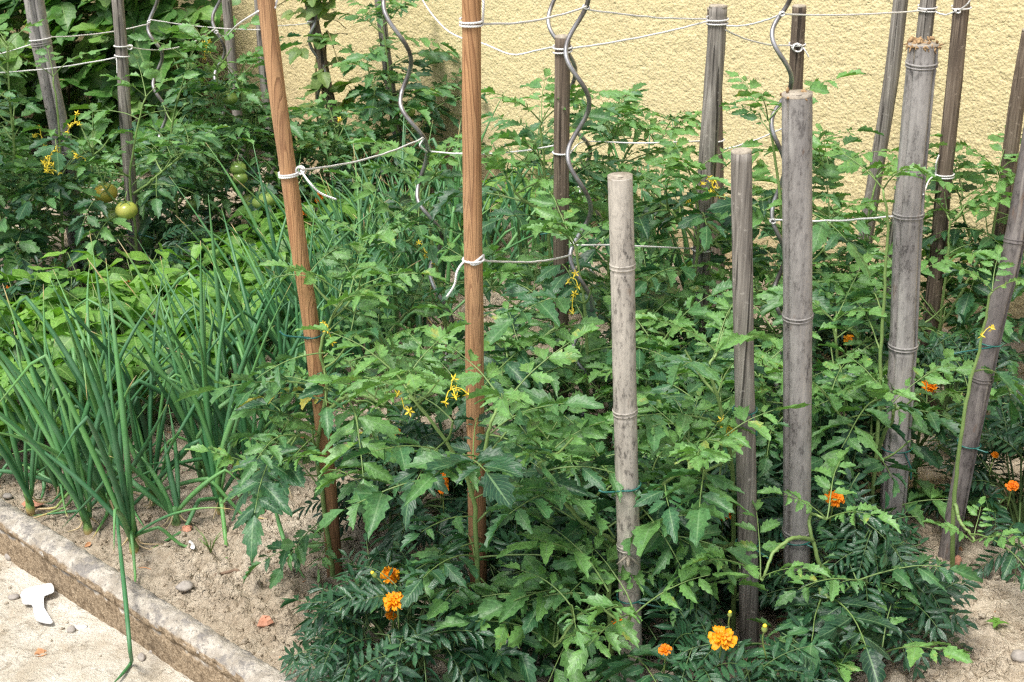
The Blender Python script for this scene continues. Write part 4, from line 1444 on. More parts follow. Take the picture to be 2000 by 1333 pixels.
# --- left rank, older fruiting plants
LEFT = [
    ("dense old tomato plant with yellow flower clusters at the photo's edge", (20, 600), [[(20, 500), (25, 400), (30, 300), (22, 180), (15, 90)], [(22, 450), (-30, 380), (-40, 300)], [(22, 480), (70, 420), (80, 350)]], [(95, 322, -.12, 8), (108, 300, -.1, 5), (92, 335, -.1, 5)], []),
    ("old tomato plant around the slotted bamboo stake", (125, 590), [[(125, 500), (120, 400), (118, 300), (112, 200), (104, 150)], [(122, 450), (170, 370), (180, 290)], [(122, 470), (75, 430), (60, 400)]], [(145, 242, -.1, 5), (80, 265, -.1, 4), (150, 310, -.1, 4)], [(110, 520, -.05, .022, 'fruit_green')]),
    ("fruiting tomato plant with a big pale tomato on the thin grey stake", (262, 590), [[(266, 520), (262, 440), (256, 350), (268, 270), (285, 190)], [(262, 430), (215, 380, -.05), (195, 330, -.05)], [(260, 380), (310, 340, -.03), (350, 310, -.03)]], [], [(247, 411, -.1, .033, 'fruit_pale'), (206, 377, -.02, .036, 'fruit_orange'), (222, 421, .0, .028, 'fruit_green')]),
    ("fruiting tomato plant on the bright steel spiral", (355, 520), [[(352, 450), (345, 370), (335, 270), (350, 180), (368, 120)], [(348, 400), (400, 330), (425, 300)]], [(320, 380, -.05, 2)], [(375, 400, 0, .022, 'fruit_green')]),
    ("tomato plant on the dark steel spiral, flowering at its tip", (440, 500), [[(438, 420), (430, 330), (425, 220), (420, 130), (405, 100)], [(432, 360), (480, 300), (500, 250)], [(430, 300), (400, 260), (380, 240)]], [(403, 88, -.03, 5), (400, 98, -.03, 5), (443, 255, -.03, 2)], [(449, 192, -.02, .026, 'fruit_green')]),
    ("fruit-laden tomato plant behind the leaning pine stake", (500, 490), [[(498, 430), (490, 350), (478, 250), (470, 180), (468, 150)], [(495, 400), (530, 330), (545, 290)]], [], [(465, 330, -0.24, .027, 'fruit_green'), (469, 348, -0.25, .024, 'fruit_green'), (521, 391, -0.26, .03, 'fruit_green'), (495, 397, -0.24, .021, 'fruit_green'), (507, 397, -0.26, .026, 'fruit_green'), (483, 390, -0.22, .02, 'fruit_green')]),
    ("thin tomato plant between the pine stake and the vine-wound stake", (610, 470), [[(612, 400), (620, 340), (640, 290), (655, 250)], [(615, 380), (580, 330), (560, 310)]], [(660, 240, -.05, 2)], [(668, 385, -.05, .02, 'fruit_green')]),
    ("tomato plant at the wall end of the left rank", (690, 430), [[(695, 380), (705, 320), (715, 270)], [(692, 400), (660, 350), (640, 320)]], [], []),
]
for i, (lab, bp, st, fl, fr) in enumerate(LEFT):
    tomato_plant(lab, bp, st, 300 + i, .20, .038, .02, .47, False, 'tomato_leaf_dull', fl, fr, side=.75)


for i, (lab, bp, tp) in enumerate([("low tomato in the gloom between slotted bamboo and thin grey stake", (185, 520), (190, 400)),
                                   ("low tomato in the gloom behind the bright steel spiral", (300, 480), (320, 360)),
                                   ("low tomato at the photo's edge behind the flowering ones", (45, 520), (40, 390)),
                                   ("low tomato behind the dark steel spiral", (400, 455), (410, 330))]):
    tomato_plant(lab, bp, [[((bp[0] + tp[0]) / 2, (bp[1] + tp[1]) / 2), tp], [((bp[0] + tp[0]) / 2, (bp[1] + tp[1]) / 2), (tp[0] - 60, tp[1] + 20), (tp[0] - 90, tp[1])]], 340 + i, .19, .03, .0, .42, False, 'tomato_leaf_dull', side=.7)


# ------------------------------------------------------------------ marigolds
def marigold_flower(p, rad, parent, base, r, tint=.5):
    mb = MB()
    ax = nrm(np.array([r.normal() * .25, -.45 + r.normal() * .2, 1.0]))
    F = frame_of(ax, [0, 1, .2])
    for ring, (n, rr, lift, sz) in enumerate(((9, 1.0, -.12, 1.05), (7, .74, .06, .9), (5, .48, .18, .7), (3, .22, .24, .5))):
        for k in range(n):
            a = (k + .5 * ring) * 2 * math.pi / n + r.normal() * .12
            d = F[:, 1] * math.cos(a) + F[:, 2] * math.sin(a)
            e = np.cross(ax, d)
            c0 = p + ax * rad * lift * .3
            w = rad * .52 * sz * r.uniform(.85, 1.2)
            l = rad * rr * r.uniform(.85, 1.12)
            V = []
            for i, f in enumerate((0, .35, .7, .95, 1.05)):
                ww = w * (.25, .7, 1.0, .95, .55)[i]
                for j, g in enumerate((-1, -.5, 0, .5, 1)):
                    z = rad * (lift + .18 * math.sin(g * 5 + a * 3 + i) * f - .12 * f * f * (1 if ring == 0 else -.6)) + .06 * rad * abs(g)
                    V.append(c0 + d * l * f + e * ww * g * .5 + ax * z)
            Q = [(i * 5 + j, i * 5 + j + 1, (i + 1) * 5 + j + 1, (i + 1) * 5 + j) for i in range(4) for j in range(4)]
            tt = np.repeat([.35, .5, .62, .72, .78], 5) + (tint - .5) + r.normal() * .06
            mb.add(V, Q, None, None, np.clip(tt, 0, 1))
    fl = mb.build("flower", M['petal'], parent, base)
    mb = MB()
    tube(mb, smooth_path(np.array([p - ax * rad * .2, p - ax * rad * .7, p - ax * rad * 1.2, p - ax * rad * 1.2 + np.array([0, .01, -.05])]), 12),
         [rad * .3, rad * .3, rad * .28, rad * .25, rad * .2, rad * .14, rad * .1, rad * .09, rad * .08, .0014, .0014, .0014], 7)
    mb.build("flower_stalk", M['bud'], parent, base)


def marigold_bud(p, s, parent, base, r):
    mb = MB()
    ax = nrm(np.array([r.normal() * .2 - .2, -.2, 1.0]))
    t = np.linspace(0, 1, 9)
    tube(mb, p + np.outer(t, ax) * s * 2.2, s * np.array([.15, .5, .62, .66, .62, .56, .5, .36, .1]), 9)
    tube(mb, smooth_path(np.array([p, p - ax * .02, p + np.array([.01, .01, -.06])]), 8), .0014, 5)
    b = mb.build("bud", M['bud'], parent, base)
    mb = MB()
    tube(mb, p + np.outer(np.linspace(.78, 1.08, 4), ax) * s * 2.2, s * np.array([.5, .45, .3, .05]), 9)
    mb.build("petal_tip", M['yellow_petal'], b, np.zeros(3) + base)


def marigold(label, base_px, rad, h, seed, flowers=(), buds=(), n=150, tint=.4, z0=.02):
    r = np.random.default_rng(seed)
    g = ground(*base_px)
    base = np.array([g[0], g[1], gz(g)])
    root = thing("marigold", label, "flower plant", base, "marigolds planted under the tomatoes")
    lv = Leaves(MAR); st = MB()
    for k in range(n):
        # leaf rosettes spread through a dome, denser towards its skin
        a = k * 2.39996 + r.normal() * .3
        ct = r.uniform(0.02, 1) ** .8
        q = r.uniform(.45, 1.0) ** .5
        el = math.asin(ct)
        out = np.array([math.cos(a) * math.cos(el), math.sin(a) * math.cos(el), math.sin(el)])
        p = base + np.array([out[0] * rad * q, out[1] * rad * q, z0 + out[2] * h * q * .95 + .02])
        p += r.normal(size=3) * .012
        d = nrm(np.array([out[0], out[1], .15 + out[2] * .5]) + r.normal(size=3) * .6)
        L = r.uniform(.075, .125)
        if crosses_stake(p - d * L * .35, p + d * L * .7, 16): continue
        P = []
        c = p - d * L * .35
        e = d.copy()
        for i in range(8):
            P.append(c.copy()); c = c + e * L / 7; e = nrm(e + np.array([0, 0, -.12]))
        P = np.array(P)
        tube(st, P, np.linspace(.0013, .0006, 8), 4, .5, False)
        up = nrm(np.array([out[0] * .3, out[1] * .3 - .15, 1.0]) + r.normal(size=3) * .3)
        s = nrm(np.cross(d, up))
        ti = np.clip(tint + r.normal() * .13 + .1 * (ct > .7), .03, .97)
        npair = int(r.integers(4, 7))
        for i in range(npair):
            f = .28 + .68 * i / (npair - 1)
            x = f * 7; j = min(int(x), 6); c = P[j] * (1 - x + j) + P[j + 1] * (x - j)
            t = nrm(P[j + 1] - P[j])
            ll = L * (.34 - .16 * abs(f - .55)) * r.uniform(.85, 1.15)
            for sg in (-1, 1):
                dd = t * math.cos(.95) + s * sg * math.sin(.95) + np.array([0, 0, -.1])
                lv.put(r.integers(len(MAR)), c, dd, up + r.normal(size=3) * .25, ll * 1.08, ll * .29, np.clip(ti + r.normal() * .05, 0, 1))
        lv.put(r.integers(len(MAR)), P[-1], P[-1] - P[-2], up, L * .3, L * .095, ti)
        if k % 6 == 0:
            tube(st, smooth_path(np.array([base + [r.normal() * .015, r.normal() * .015, -.01], base + np.array([out[0] * rad * .3, out[1] * rad * .3, .4 * h]), p]), 10), np.linspace(.004, .0016, 10), 5, .4, False)
    st.build("stem", M['dark_stem'], root, base)
    mb = MB(); lv.into(mb); mb.build("foliage", M['marigold_leaf'], root, base)
    for (x, y, dd, fr, ti) in flowers:
        marigold_flower(at(x, y, g[1] + dd), fr * .92, root, base, r, ti)
    for (x, y, dd, s) in buds:
        marigold_bud(at(x, y, g[1] + dd), s, root, base, r)
    return root


marigold("big front marigold with two orange blooms, spilling over the pale soil", (800, 1345), .18, .22, 401, [(768, 1172, -.1, .022, .62), (763, 1122, -.02, .020, .6), (765, 1200, -.06, .013, .5)], [(735, 1128, -.06, .007), (668, 1186, -.05, .007)], 210)
marigold("dark marigold at the foot of the leaning pine stake", (800, 1075), .15, .24, 402, [(860, 938, -.1, .020, .3), (770, 842, .0, .014, .25), (865, 955, -.12, .012, .3)], [(845, 885, -.05, .006)], 170, .34)
marigold("bloomless marigold in front of the upright pine stake's foot", (1050, 1240), .15, .22, 403, [], [], 170, .36)
marigold("front marigold with a bright yellow-orange bloom beside the short grey stake", (1400, 1400), .19, .17, 404, [(1410, 1243, -.12, .024, .68), (1207, 1216, -.02, .012, .3), (1298, 1268, -.08, .012, .3)], [(1425, 1205, -.1, .006), (1492, 1235, -.1, .008)], 210, .4)
marigold("large marigold round the foot of the thickest bamboo", (1675, 1240), .145, .30, 405, [(1632, 972, -.02, .019, .4)], [(1620, 955, 0, .005)], 240, .4)
marigold("dark marigold with one red-orange bloom behind the short grey stake", (1400, 1130), .13, .22, 406, [(1415, 1000, -.06, .018, .15)], [(1408, 985, -.05, .006)], 150, .36)
marigold("marigold in the shade by the dark leaning bamboo", (1985, 1050), .15, .26, 407, [(1978, 948, -.1, .014, .15), (1944, 888, -.05, .009, .4)], [], 180, .36)
marigold("marigold with a flat orange bloom between frayed bamboo and looped pole", (1850, 850), .15, .22, 408, [(1817, 753, -.05, .022, .45), (1790, 768, -.06, .013, .95)], [], 130, .36)
marigold("marigold with an amber bloom behind the thickest bamboo", (1640, 800), .16, .25, 409, [(1660, 663, -.05, .017, .75), (1605, 634, .05, .012, .6)], [], 130, .36)
marigold("marigold glimpsed beside the rusty-banded stake's foot", (1330, 830), .15, .22, 410, [(1328, 710, -.05, .015, .35), (1474, 687, -.05, .012, .3)], [], 120, .34)
marigold("marigold near the wall with small orange blooms under the tied twine end", (640, 490), .20, .22, 411, [(628, 378, -.1, .020, .4), (596, 413, -.1, .016, .35), (622, 390, -.12, .014, .3)], [], 130, .34)
marigold("marigold with one round orange bloom at the bean row's edge", (330, 595), .25, .20, 412, [(243, 556, -.05, .024, .5)], [], 170, .36)
marigold("marigold with one red-orange bloom beneath the old tomatoes", (45, 690), .20, .20, 413, [(36, 610, -.05, .018, .1), (18, 560, 0, .010, .2)], [], 130, .34)
marigold("bloomless marigold in the dark behind the pale bamboo", (1290, 1130), .17, .24, 414, [], [], 150, .34)
marigold("bloomless marigold in the shade of the frayed bamboo", (1600, 1060), .14, .22, 415, [], [], 150, .34)
marigold("bloomless marigold filling the shade between pine stake and spiral", (1030, 1090), .15, .22, 416, [], [], 150, .34)


# ------------------------------------------------------------------ spring onions
def onion_leaf(mb, p, az, lean, L, r0, r, bend=None, tip=.0, hue=.38, gravity=.5):
    n = 18
    d = np.array([math.cos(az) * math.sin(lean), math.sin(az) * math.sin(lean), math.cos(lean)])
    P = [np.array(p, float)]
    out = np.array([math.cos(az), math.sin(az), 0])
    sw = r.normal() * .05
    for i in range(n - 1):
        f = i / (n - 1)
        d = nrm(d + out * .035 * gravity * r.uniform(.3, 1.4) + np.array([0, 0, -.02 * gravity * f * 2]) + np.array([-out[1], out[0], 0]) * sw * .5)
        if bend is not None and abs(f - bend) < .5 / (n - 1) + .03:
            d = nrm(d * .4 + out * .5 + np.array([0, 0, -.75]))
        P.append(P[-1] + d * L / (n - 1))
        if P[-1][2] < .006: P[-1][2] = .006
    t = np.linspace(0, 1, n)
    rad = r0 * np.interp(t, [0, .12, .4, .75, 1], [.75, .9, 1.0, .62, .06])
    flat = np.ones((n, 9))
    hues = hue + .12 * t + np.where(t > 1 - tip, (t - (1 - tip)) / max(tip, 1e-6) * .55, 0) + np.where(t < .1, .22 * (1 - t / .1), 0)
    tube(mb, np.array(P), rad, 9, np.clip(hues, 0, .99))
    return P


def onion(label, px, h, seed, n=7, lean=.18, az0=None, fat=.0056, flop=2):
    r = np.random.default_rng(seed)
    g = ground(*px)
    base = np.array([g[0], g[1], gz(g)])
    root = thing("spring_onion", label, "onion plant", base, "spring onions in rows")
    mb = MB()
    az = r.uniform(0, 6.28)
    tilt = r.normal() * .12                             # the whole plant leans a little
    for k in range(n):
        az += 2.4 + r.normal() * .5
        a = az if az0 is None or r.random() < .35 else az0 + r.normal() * .7
        c = base + np.array([math.cos(az) * .008, math.sin(az) * .008, .012 + .005 * k])
        L = h * r.uniform(.5, 1.08)
        bend = r.uniform(.3, .85) if r.random() < .3 else None
        onion_leaf(mb, c, a, abs(lean + tilt + r.normal() * .17), L, fat * r.uniform(.7, 1.3), r, bend, r.choice([0, .03, .06, .10, .18]), r.uniform(.06, .58), r.uniform(-.2, 1.3))
    for k in range(int(r.integers(0, flop + 1))):       # old leaves collapsed on the soil, yellowing towards the tip
        onion_leaf(mb, base + np.array([0, 0, .03]), r.uniform(0, 6.28), r.uniform(.7, 1.2), h * r.uniform(.35, .75), fat * r.uniform(.5, .95), r, r.choice([None, .25, .45]), r.choice([.1, .3, .6]), r.uniform(.2, .6), r.uniform(1.2, 2.6))
    mb.build("leaves", M['onion'], root, base)
    mb = MB()
    b = np.linspace(0, 1, 7)
    tube(mb, base + np.outer(b, [0, 0, .062]) - [0, 0, .016], fat * np.array([1.3, 1.8, 1.9, 1.6, 1.45, 1.35, 1.2]), 9, np.array([.93, .92, .84, .74, .66, .6, .55]))
    for k in range(3):                                  # papery skins curling off the neck
        a = r.uniform(0, 6.28)
        o = np.array([math.cos(a), math.sin(a), 0])
        tube(mb, smooth_path(np.array([base + o * .008 + [0, 0, .03], base + o * .02 + [0, 0, .014], base + o * r.uniform(.03, .06) + [r.normal() * .01, r.normal() * .01, .008]]), 8), np.linspace(.0028, .001, 8), 5, .96)
    mb.build("bulb", M['onion'], root, base)
    return root


front_onions = [
    ((172, 1038), .56, 8, "front spring onion leaning left beside the lichened edging"),
    ((262, 1075), .60, 9, "front spring onion with a leaf hanging over the edging"),
    ((300, 985), .56, 8, "spring onion with straight tall leaves just behind the front pair"),
    ((432, 1000), .60, 9, "spring onion with a papery brown bulb on the open soil"),
    ((492, 965), .50, 7, "spring onion between the papery bulb and the leaning tomato"),
    ((118, 965), .48, 7, "spring onion at the photo's edge, splayed low"),
    ((180, 925), .54, 8, "spring onion standing upright at the beans' front end"),
    ((345, 1030), .34, 5, "small spring onion with a flopped bent leaf"),
    ((290, 900), .52, 7, "spring onion in the second rank with a withered straw tip"),
    ((215, 1000), .55, 7, "spring onion squeezed between the two front ones, tips reaching the beans"),
    ((235, 955), .58, 8, "dense spring onion right behind the front clump"),
    ((88, 930), .50, 7, "spring onion beside the bean row's first plant"),
    ((400, 955), .56, 7, "spring onion just behind the one with the papery bulb"),
    ((462, 925), .58, 8, "tall spring onion where the row turns dense"),
    ((525, 925), .55, 7, "spring onion nearest the leaning pine stake"),
    ((60, 1000), .40, 6, "spring onion with yellowing tips at the picture's lower edge"),
]
for i, (px, h, n, lab) in enumerate(front_onions):
    onion(lab, px, h, 500 + i, n + 1, .27, 2.7, .0055, 5)
row = [(560, 905), (620, 855), (672, 810), (725, 762), (775, 722), (825, 682), (872, 645), (920, 610), (968, 575), (1015, 548), (1060, 520),
       (450, 862), (520, 815), (585, 770), (640, 722), (692, 680), (745, 640), (795, 604), (845, 570), (892, 540), (940, 512),
       (590, 830), (700, 745), (650, 765), (760, 690), (810, 640), (860, 605), (910, 565), (405, 905), (540, 860), (725, 700), (960, 540),
       (1250, 640), (1285, 620), (1320, 640), (1290, 660), (1255, 600), (1240, 560), (1030, 580), (1215, 520), (1345, 610), (1100, 560), (600, 790), (632, 752), (668, 715), (700, 690), (735, 668), (770, 620), (800, 655), (690, 640), (735, 605), (780, 570), (820, 545), (860, 520), (905, 495), (640, 800)]
for i, px in enumerate(row):
    onion("dense spring onion of the row running to the wall", px, rng.uniform(.5, .64), 600 + i, int(rng.integers(6, 9)), .22, 2.6, .0056)

# the leaf that hangs over the edging onto the paving
g0 = ground(262, 1075)
hang = [at(228, 1005, g0[1] - .03), at(236, 1085, g0[1] - .16), at(246, 1180, g0[1] - .28), at(254, 1270, g0[1] - .36), ground(256, 1294, -.072), ground(238, 1318, -.072), ground(218, 1338, -.070)]
P = smooth_path(np.array(hang), 30)
mb = MB(); tube(mb, P, .0048 * np.interp(np.linspace(0, 1, 30), [0, .3, .8, 1], [.7, 1.0, .7, .1]), 9, np.linspace(.22, .42, 30))
tag(mb.build("onion_leaf", M['onion'], None, g0), "single green onion leaf draped over the edging onto the paving", "leaf")
hang = [ground(535, 985, .10), ground(550, 1040, .04), ground(568, 1090, .015), ground(604, 1143, .006)]
P = smooth_path(np.array(hang), 20)
mb = MB(); tube(mb, P, .005 * np.interp(np.linspace(0, 1, 20), [0, .3, .8, 1], [.7, 1.0, .7, .1]), 8, np.linspace(.5, .6, 20))
tag(mb.build("onion_leaf", M['onion'], None, ground(535, 985)), "single pale onion leaf drooping to the soil by the leaning tomato", "leaf")


# ------------------------------------------------------------------ beans
def bean_plant(label, px, h, seed, n=9):
    r = np.random.default_rng(seed)
    g = ground(*px)
    base = np.array([g[0], g[1], gz(g)])
    root = thing("bean_plant", label, "plant", base, "bean plants in rows")
    lv = Leaves(BEA); st = MB()
    for k in range(n):
        a = k * 2.4 + r.normal() * .4
        hh = h * r.uniform(.45, 1.0)
        out = np.array([math.cos(a), math.sin(a), 0])
        tip = base + out * r.uniform(.03, .13) + np.array([0, 0, hh])
        P = smooth_path(np.array([base + [0, 0, -.01], base + out * .015 + [0, 0, hh * .55], tip]), 9)
        tube(st, P, np.linspace(.0028, .0013, 9), 5, .45, False)
        L = r.uniform(.045, .09)
        ti = np.clip(.46 + r.normal() * .24, .02, .98)
        for da in (-1.35, 0, 1.35):
            b = a + da + r.normal() * .15
            d = np.array([math.cos(b), math.sin(b), r.uniform(-.6, .25)])
            lv.put(r.integers(len(BEA)), tip + np.array([math.cos(b), math.sin(b), 0]) * .012, d, np.array([0, 0, 1.0]) + r.normal(size=3) * .3, L * r.uniform(.85, 1.1), L * r.uniform(.66, .8), np.clip(ti + r.normal() * .08, 0, 1))
    st.build("stem", M['stem'], root, base)
    mb = MB(); lv.into(mb); mb.build("foliage", M['bean_leaf'], root, base)


def along(pts, n):
    G = np.array([ground(*p) for p in pts])
    return smooth_path(G, n)


bi = 0
for j, (pts, n, h, lab) in enumerate([
        ([(-60, 905), (60, 885), (200, 850), (330, 818), (440, 770), (540, 700), (620, 645)], 19, .23, "bright green bean plant of the row beside the spring onions"),
        ([(-60, 830), (100, 790), (260, 745), (400, 690), (520, 622), (620, 570)], 19, .25, "bright green bean plant in the middle bean row"),
        ([(-60, 750), (100, 720), (260, 670), (400, 620), (520, 560), (640, 510), (760, 460)], 20, .24, "bright green bean plant of the row nearest the old tomatoes"),
        ([(860, 520), (960, 470), (1050, 450), (1100, 470)], 7, .24, "bean plant behind the upright pine stake, near the wall")]):
    for p in along(pts, n):
        x, y = to_px(p + rng.normal(size=3) * [.015, .015, 0])
        bean_plant(lab, (x, y), h * rng.uniform(.85, 1.15), 800 + bi, 10)
        bi += 1

# ------------------------------------------------------------------ brambles and vine at the wall
def bramble(label, base, height, width, depth, n, seed, mat='bramble_leaf', tint=.42, Lr=(.10, .17), cat="bush", name="bramble_bush", group="brambles in the corner by the wall", stems=7):
    r = np.random.default_rng(seed)
    base = np.asarray(base, float)
    root = thing(name, label, cat, base, group)
    lv = Leaves(BRA); st = MB()
    ax = np.array([*WDIR, 0]); ay = np.array([*WNRM, 0])
    for k in range(stems):
        a = r.uniform(-1, 1) * width * .5
        p1 = base + ax * a + ay * r.uniform(-.3, .4) * depth + [0, 0, height * r.uniform(.7, 1.0)]
        P = smooth_path(np.array([base + ax * a * .3, base + ax * a * .7 + [0, 0, height * .45], p1, p1 + ay * .12 + ax * r.normal() * .1 + [0, 0, -.08]]), 18)
        tube(st, P, np.linspace(.005, .002, 18), 6, .4, False)
    for k in range(n):
        z = height * r.uniform(.02, 1.0) ** .8
        x = r.uniform(-1, 1) * width * .5
        y = depth * (.5 - r.uniform(0, 1) ** 1.6)
        y *= (1 - .5 * (z / height) ** 3)
        p = base + ax * x + ay * y + [0, 0, z]
        d0 = nrm(ay * r.uniform(.2, 1.0) + ax * r.normal() * .6 + np.array([0, 0, r.uniform(-.5, .3)]))
        up = nrm(ay * .55 + np.array([0, 0, 1.0]) + r.normal(size=3) * .3)
        L = r.uniform(*Lr)
        ti = np.clip(tint + r.normal() * .2, .03, .98)
        tube(st, np.array([p - d0 * .05 + [0, 0, -.012], p - d0 * .02, p]), [.0016, .0014, .0011], 4, .6, False)
        s = nrm(np.cross(d0, up))
        for da, kk in ((-1.15, .85), (0, 1.0), (1.15, .85)):
            d = d0 * math.cos(da) + s * math.sin(da)
            lv.put(r.integers(len(BRA)), p, d, up + r.normal(size=3) * .12, L * kk * r.uniform(.9, 1.1), L * kk * r.uniform(.72, .86), np.clip(ti + r.normal() * .05, 0, 1))
    st.build("cane", M['cane'], root, base)
    mb = MB(); lv.into(mb); mb.build("foliage", M[mat], root, base)


def wall_at(s, off):
    q = W0 + WDIR * s + WNRM * off
    return np.array([q[0], q[1], 0.0])


# the wall runs away to the left; the brambles fill its far stretch
def wall_s(px):
    """distance along the wall of the spot seen at column px (soil line)"""
    d = ray(px, 300.0)
    A = np.array([[WDIR[0], -d[0]], [WDIR[1], -d[1]]])
    t = np.linalg.solve(A, -W0)
    return t[0]


for i, (px, off, hh, ww, n, lab) in enumerate([
        (415, .40, 1.15, .70, 160, "bramble bush with large leaves, nearest to the bare yellow wall"),
        (290, .45, 1.30, .95, 170, "tall dark bramble bush behind the thin grey stake"),
        (150, .50, 1.35, 1.05, 170, "bramble bush at the photo's edge behind the slotted bamboo"),
        (480, .30, .70, .45, 80, "lower bramble shoots trailing out of the corner thicket"),
        (330, 1.0, .70, .9, 120, "bramble undergrowth behind the old tomato plants")]):
    bramble(lab, wall_at(wall_s(px), off), hh, ww, .55, n, 900 + i)
bramble("pale vine with broad leaves climbing the thin stake by the wall", wall_at(wall_s(745), .30), .92, .24, .14, 34, 950, 'vine_leaf', .55, (.06, .10), "plant", "climbing_vine", None, 3)


# ------------------------------------------------------------------ small things on the ground
def lump(mb, c, s, r, sq=(1, 1, .6), n=8, m=5, rough=.22):
    V, Q = [], []
    ph = r.uniform(0, 6.28, 6)
    rz = r.uniform(0, 6.28)
    for i in range(m + 1):
        th = math.pi * i / m
        for j in range(n):
            a = 2 * math.pi * j / n
            k = 1 + rough * (math.sin(2 * a + ph[0]) * math.sin(th) + .7 * math.sin(3 * a + ph[1] + 2 * th) + .5 * math.cos(3 * th + ph[2])) * .6
            x, y, z = math.sin(th) * math.cos(a) * k * sq[0], math.sin(th) * math.sin(a) * k * sq[1], math.cos(th) * k * sq[2]
            V.append((c[0] + s * (x * math.cos(rz) - y * math.sin(rz)), c[1] + s * (x * math.sin(rz) + y * math.cos(rz)), c[2] + s * z))
    for i in range(m):
        for j in range(n):
            Q.append((i * n + j, (i + 1) * n + j, (i + 1) * n + (j + 1) % n, i * n + (j + 1) % n))
    mb.add(V, Q)


r = np.random.default_rng(77)
mb = MB()
for k in range(9500):
    u = r.uniform(-2.6, 2.2); v = r.uniform(.0, 1.0) ** 1.25 * 2.4 + .015
    q = KORG + UDIR * u + VDIR * v
    s = .0022 + .0075 * r.random() ** 2.6
    if r.random() < .035: s *= 1.9
    z = gz(q) if v > .12 else gz(q) * (.35 + .65 * v / .12) - .012 * (1 - v / .12)
    lump(mb, (q[0], q[1], z + s * .25), s, r, (1, r.uniform(.6, 1), r.uniform(.5, .8)), 6, 4, .3)
tag(mb.build("soil_crumbs", M['soil'], None, None, False), "loose crumbs of dry soil scattered over the bed", None, None, "stuff")
mb = MB()
for k in range(260):
    u = r.uniform(-2.4, .6); v = -.075 - r.uniform(0, 1) ** 1.7 * .8
    q = KORG + UDIR * u + VDIR * v
    s = .0015 + .004 * r.random() ** 3
    lump(mb, (q[0], q[1], -.085 + .012 * float(vnoise(q[0] * 3, q[1] * 3, 21)) + .006 * float(vnoise(q[0] * 11, q[1] * 11, 22)) + s * .3), s, r, (1, .8, .6), 6, 4, .3)
tag(mb.build("paving_grit", M['soil'], None, None, False), "fine grit washed onto the paving", None, None, "stuff")


lv = Leaves(BRA + TOM)
for k in range(260):
    u = r.uniform(-2.3, 2.0); v = .03 + r.uniform(0, 1) ** 1.2 * 1.9
    q = KORG + UDIR * u + VDIR * v
    a = r.uniform(0, 6.28); L = r.uniform(.008, .026)
    lv.put(r.integers(len(lv.T)), np.array([q[0], q[1], gz(q) + .003]), [math.cos(a), math.sin(a), r.uniform(-.2, .4)], np.array([0, 0, 1.0]) + r.normal(size=3) * .6, L, L * r.uniform(.15, .6), .5)
mb = MB(); lv.into(mb)
for k in range(160):
    u = r.uniform(-2.3, 2.0); v = .03 + r.uniform(0, 1) ** 1.2 * 1.9
    q = KORG + UDIR * u + VDIR * v
    a = r.uniform(0, 6.28); L = r.uniform(.01, .035); p0 = np.array([q[0], q[1], gz(q) + .004])
    p1 = p0 + np.array([math.cos(a), math.sin(a), r.normal() * .1]) * L
    tube(mb, [p0, (p0 + p1) / 2 + r.normal(size=3) * .002, p1], r.uniform(.0006, .0014), 4)
tag(mb.build("leaf_litter", M['dryleaf'], None, None, False), "dry bits of leaf and straw scattered over the soil", None, None, "stuff")


def pav_z(x, y): return -.085 + .012 * float(vnoise(x * 3, y * 3, 21)) + .006 * float(vnoise(x * 11, y * 11, 22))


def pebble(px, py, s, label, mat, name="stone", cat="stone", sq=(1.2, .8, .5), onpav=False, rough=.18, flat=False):
    z = -.085 if onpav else .0
    p = ground(px, py, z)
    zz = pav_z(p[0], p[1]) if onpav else gz(p)
    mb = MB(); lump(mb, (p[0], p[1], zz + s * sq[2] * .5), s, np.random.default_rng(int(px * 7 + py)), sq, 12 if not flat else 6, 8 if not flat else 4, rough)
    o = mb.build(name, mat, None, np.array([p[0], p[1], zz]), not flat)
    tag(o, label, cat)


pebble(362, 1152, .017, "smooth grey oval pebble on the open soil", M['stone'])
pebble(518, 1218, .018, "angular pink brick shard lying on the soil before the front marigold", M['brick'], "brick_shard", "brick shard", (1, .8, .6), False, .35, True)
pebble(366, 1043, .013, "small reddish brick shard beside the onion bulb", M['brick'], "brick_shard", "brick shard", (1.2, .8, .6), False, .3, True)
pebble(510, 1005, .013, "tan brick shard near the leaning tomato's foot", M['brick'], "brick_shard", "brick shard", (.8, 1, .6), False, .3, True)
pebble(62, 982, .019, "flat reddish brick shard near the edging at the picture's side", M['brick'], "brick_shard", "brick shard", (1.5, .7, .35), False, .3, True)
pebble(1868, 1105, .013, "pink stone beside the foot of the dark leaning bamboo", M['brick'], "stone", "stone", (1, .8, .8))
pebble(1868, 1240, .012, "rust-red pebble on the bare soil corner", M['brick'], "stone", "stone", (1, .7, .5))
pebble(1885, 1218, .012, "dark clod-like pebble above the rust-red one", M['stone'], "stone", "stone", (1, .9, .6))
pebble(1995, 1290, .02, "brown lump of stone at the picture's lower corner", M['stone'], "stone", "stone", (1, .9, .6))
pebble(20, 1090, .013, "grey-brown stone on the paving against the edging", M['stone'], "stone", "stone", (.9, 1, .8), True)
pebble(140, 1234, .010, "round brown pebble on the paving below the white scrap", M['stone'], "stone", "stone", (.8, 1, .8), True)
pebble(27, 1168, .011, "dull brown pebble on the paving left of the white scrap", M['stone'], "stone", "stone", (1, .8, .6), True)
pebble(277, 1290, .011, "grey-brown pebble on the paving near the hanging onion leaf's tip", M['stone'], "stone", "stone", (1.2, .7, .6), True)
pebble(298, 1276, .007, "tiny blue-grey pebble on the paving under the edging", M['stone'], "stone", "stone", (1, .9, .7), True)
pebble(14, 967, .010, "small dark stone on the soil next to the edging", M['stone'], "stone", "stone", (1.2, .9, .6))
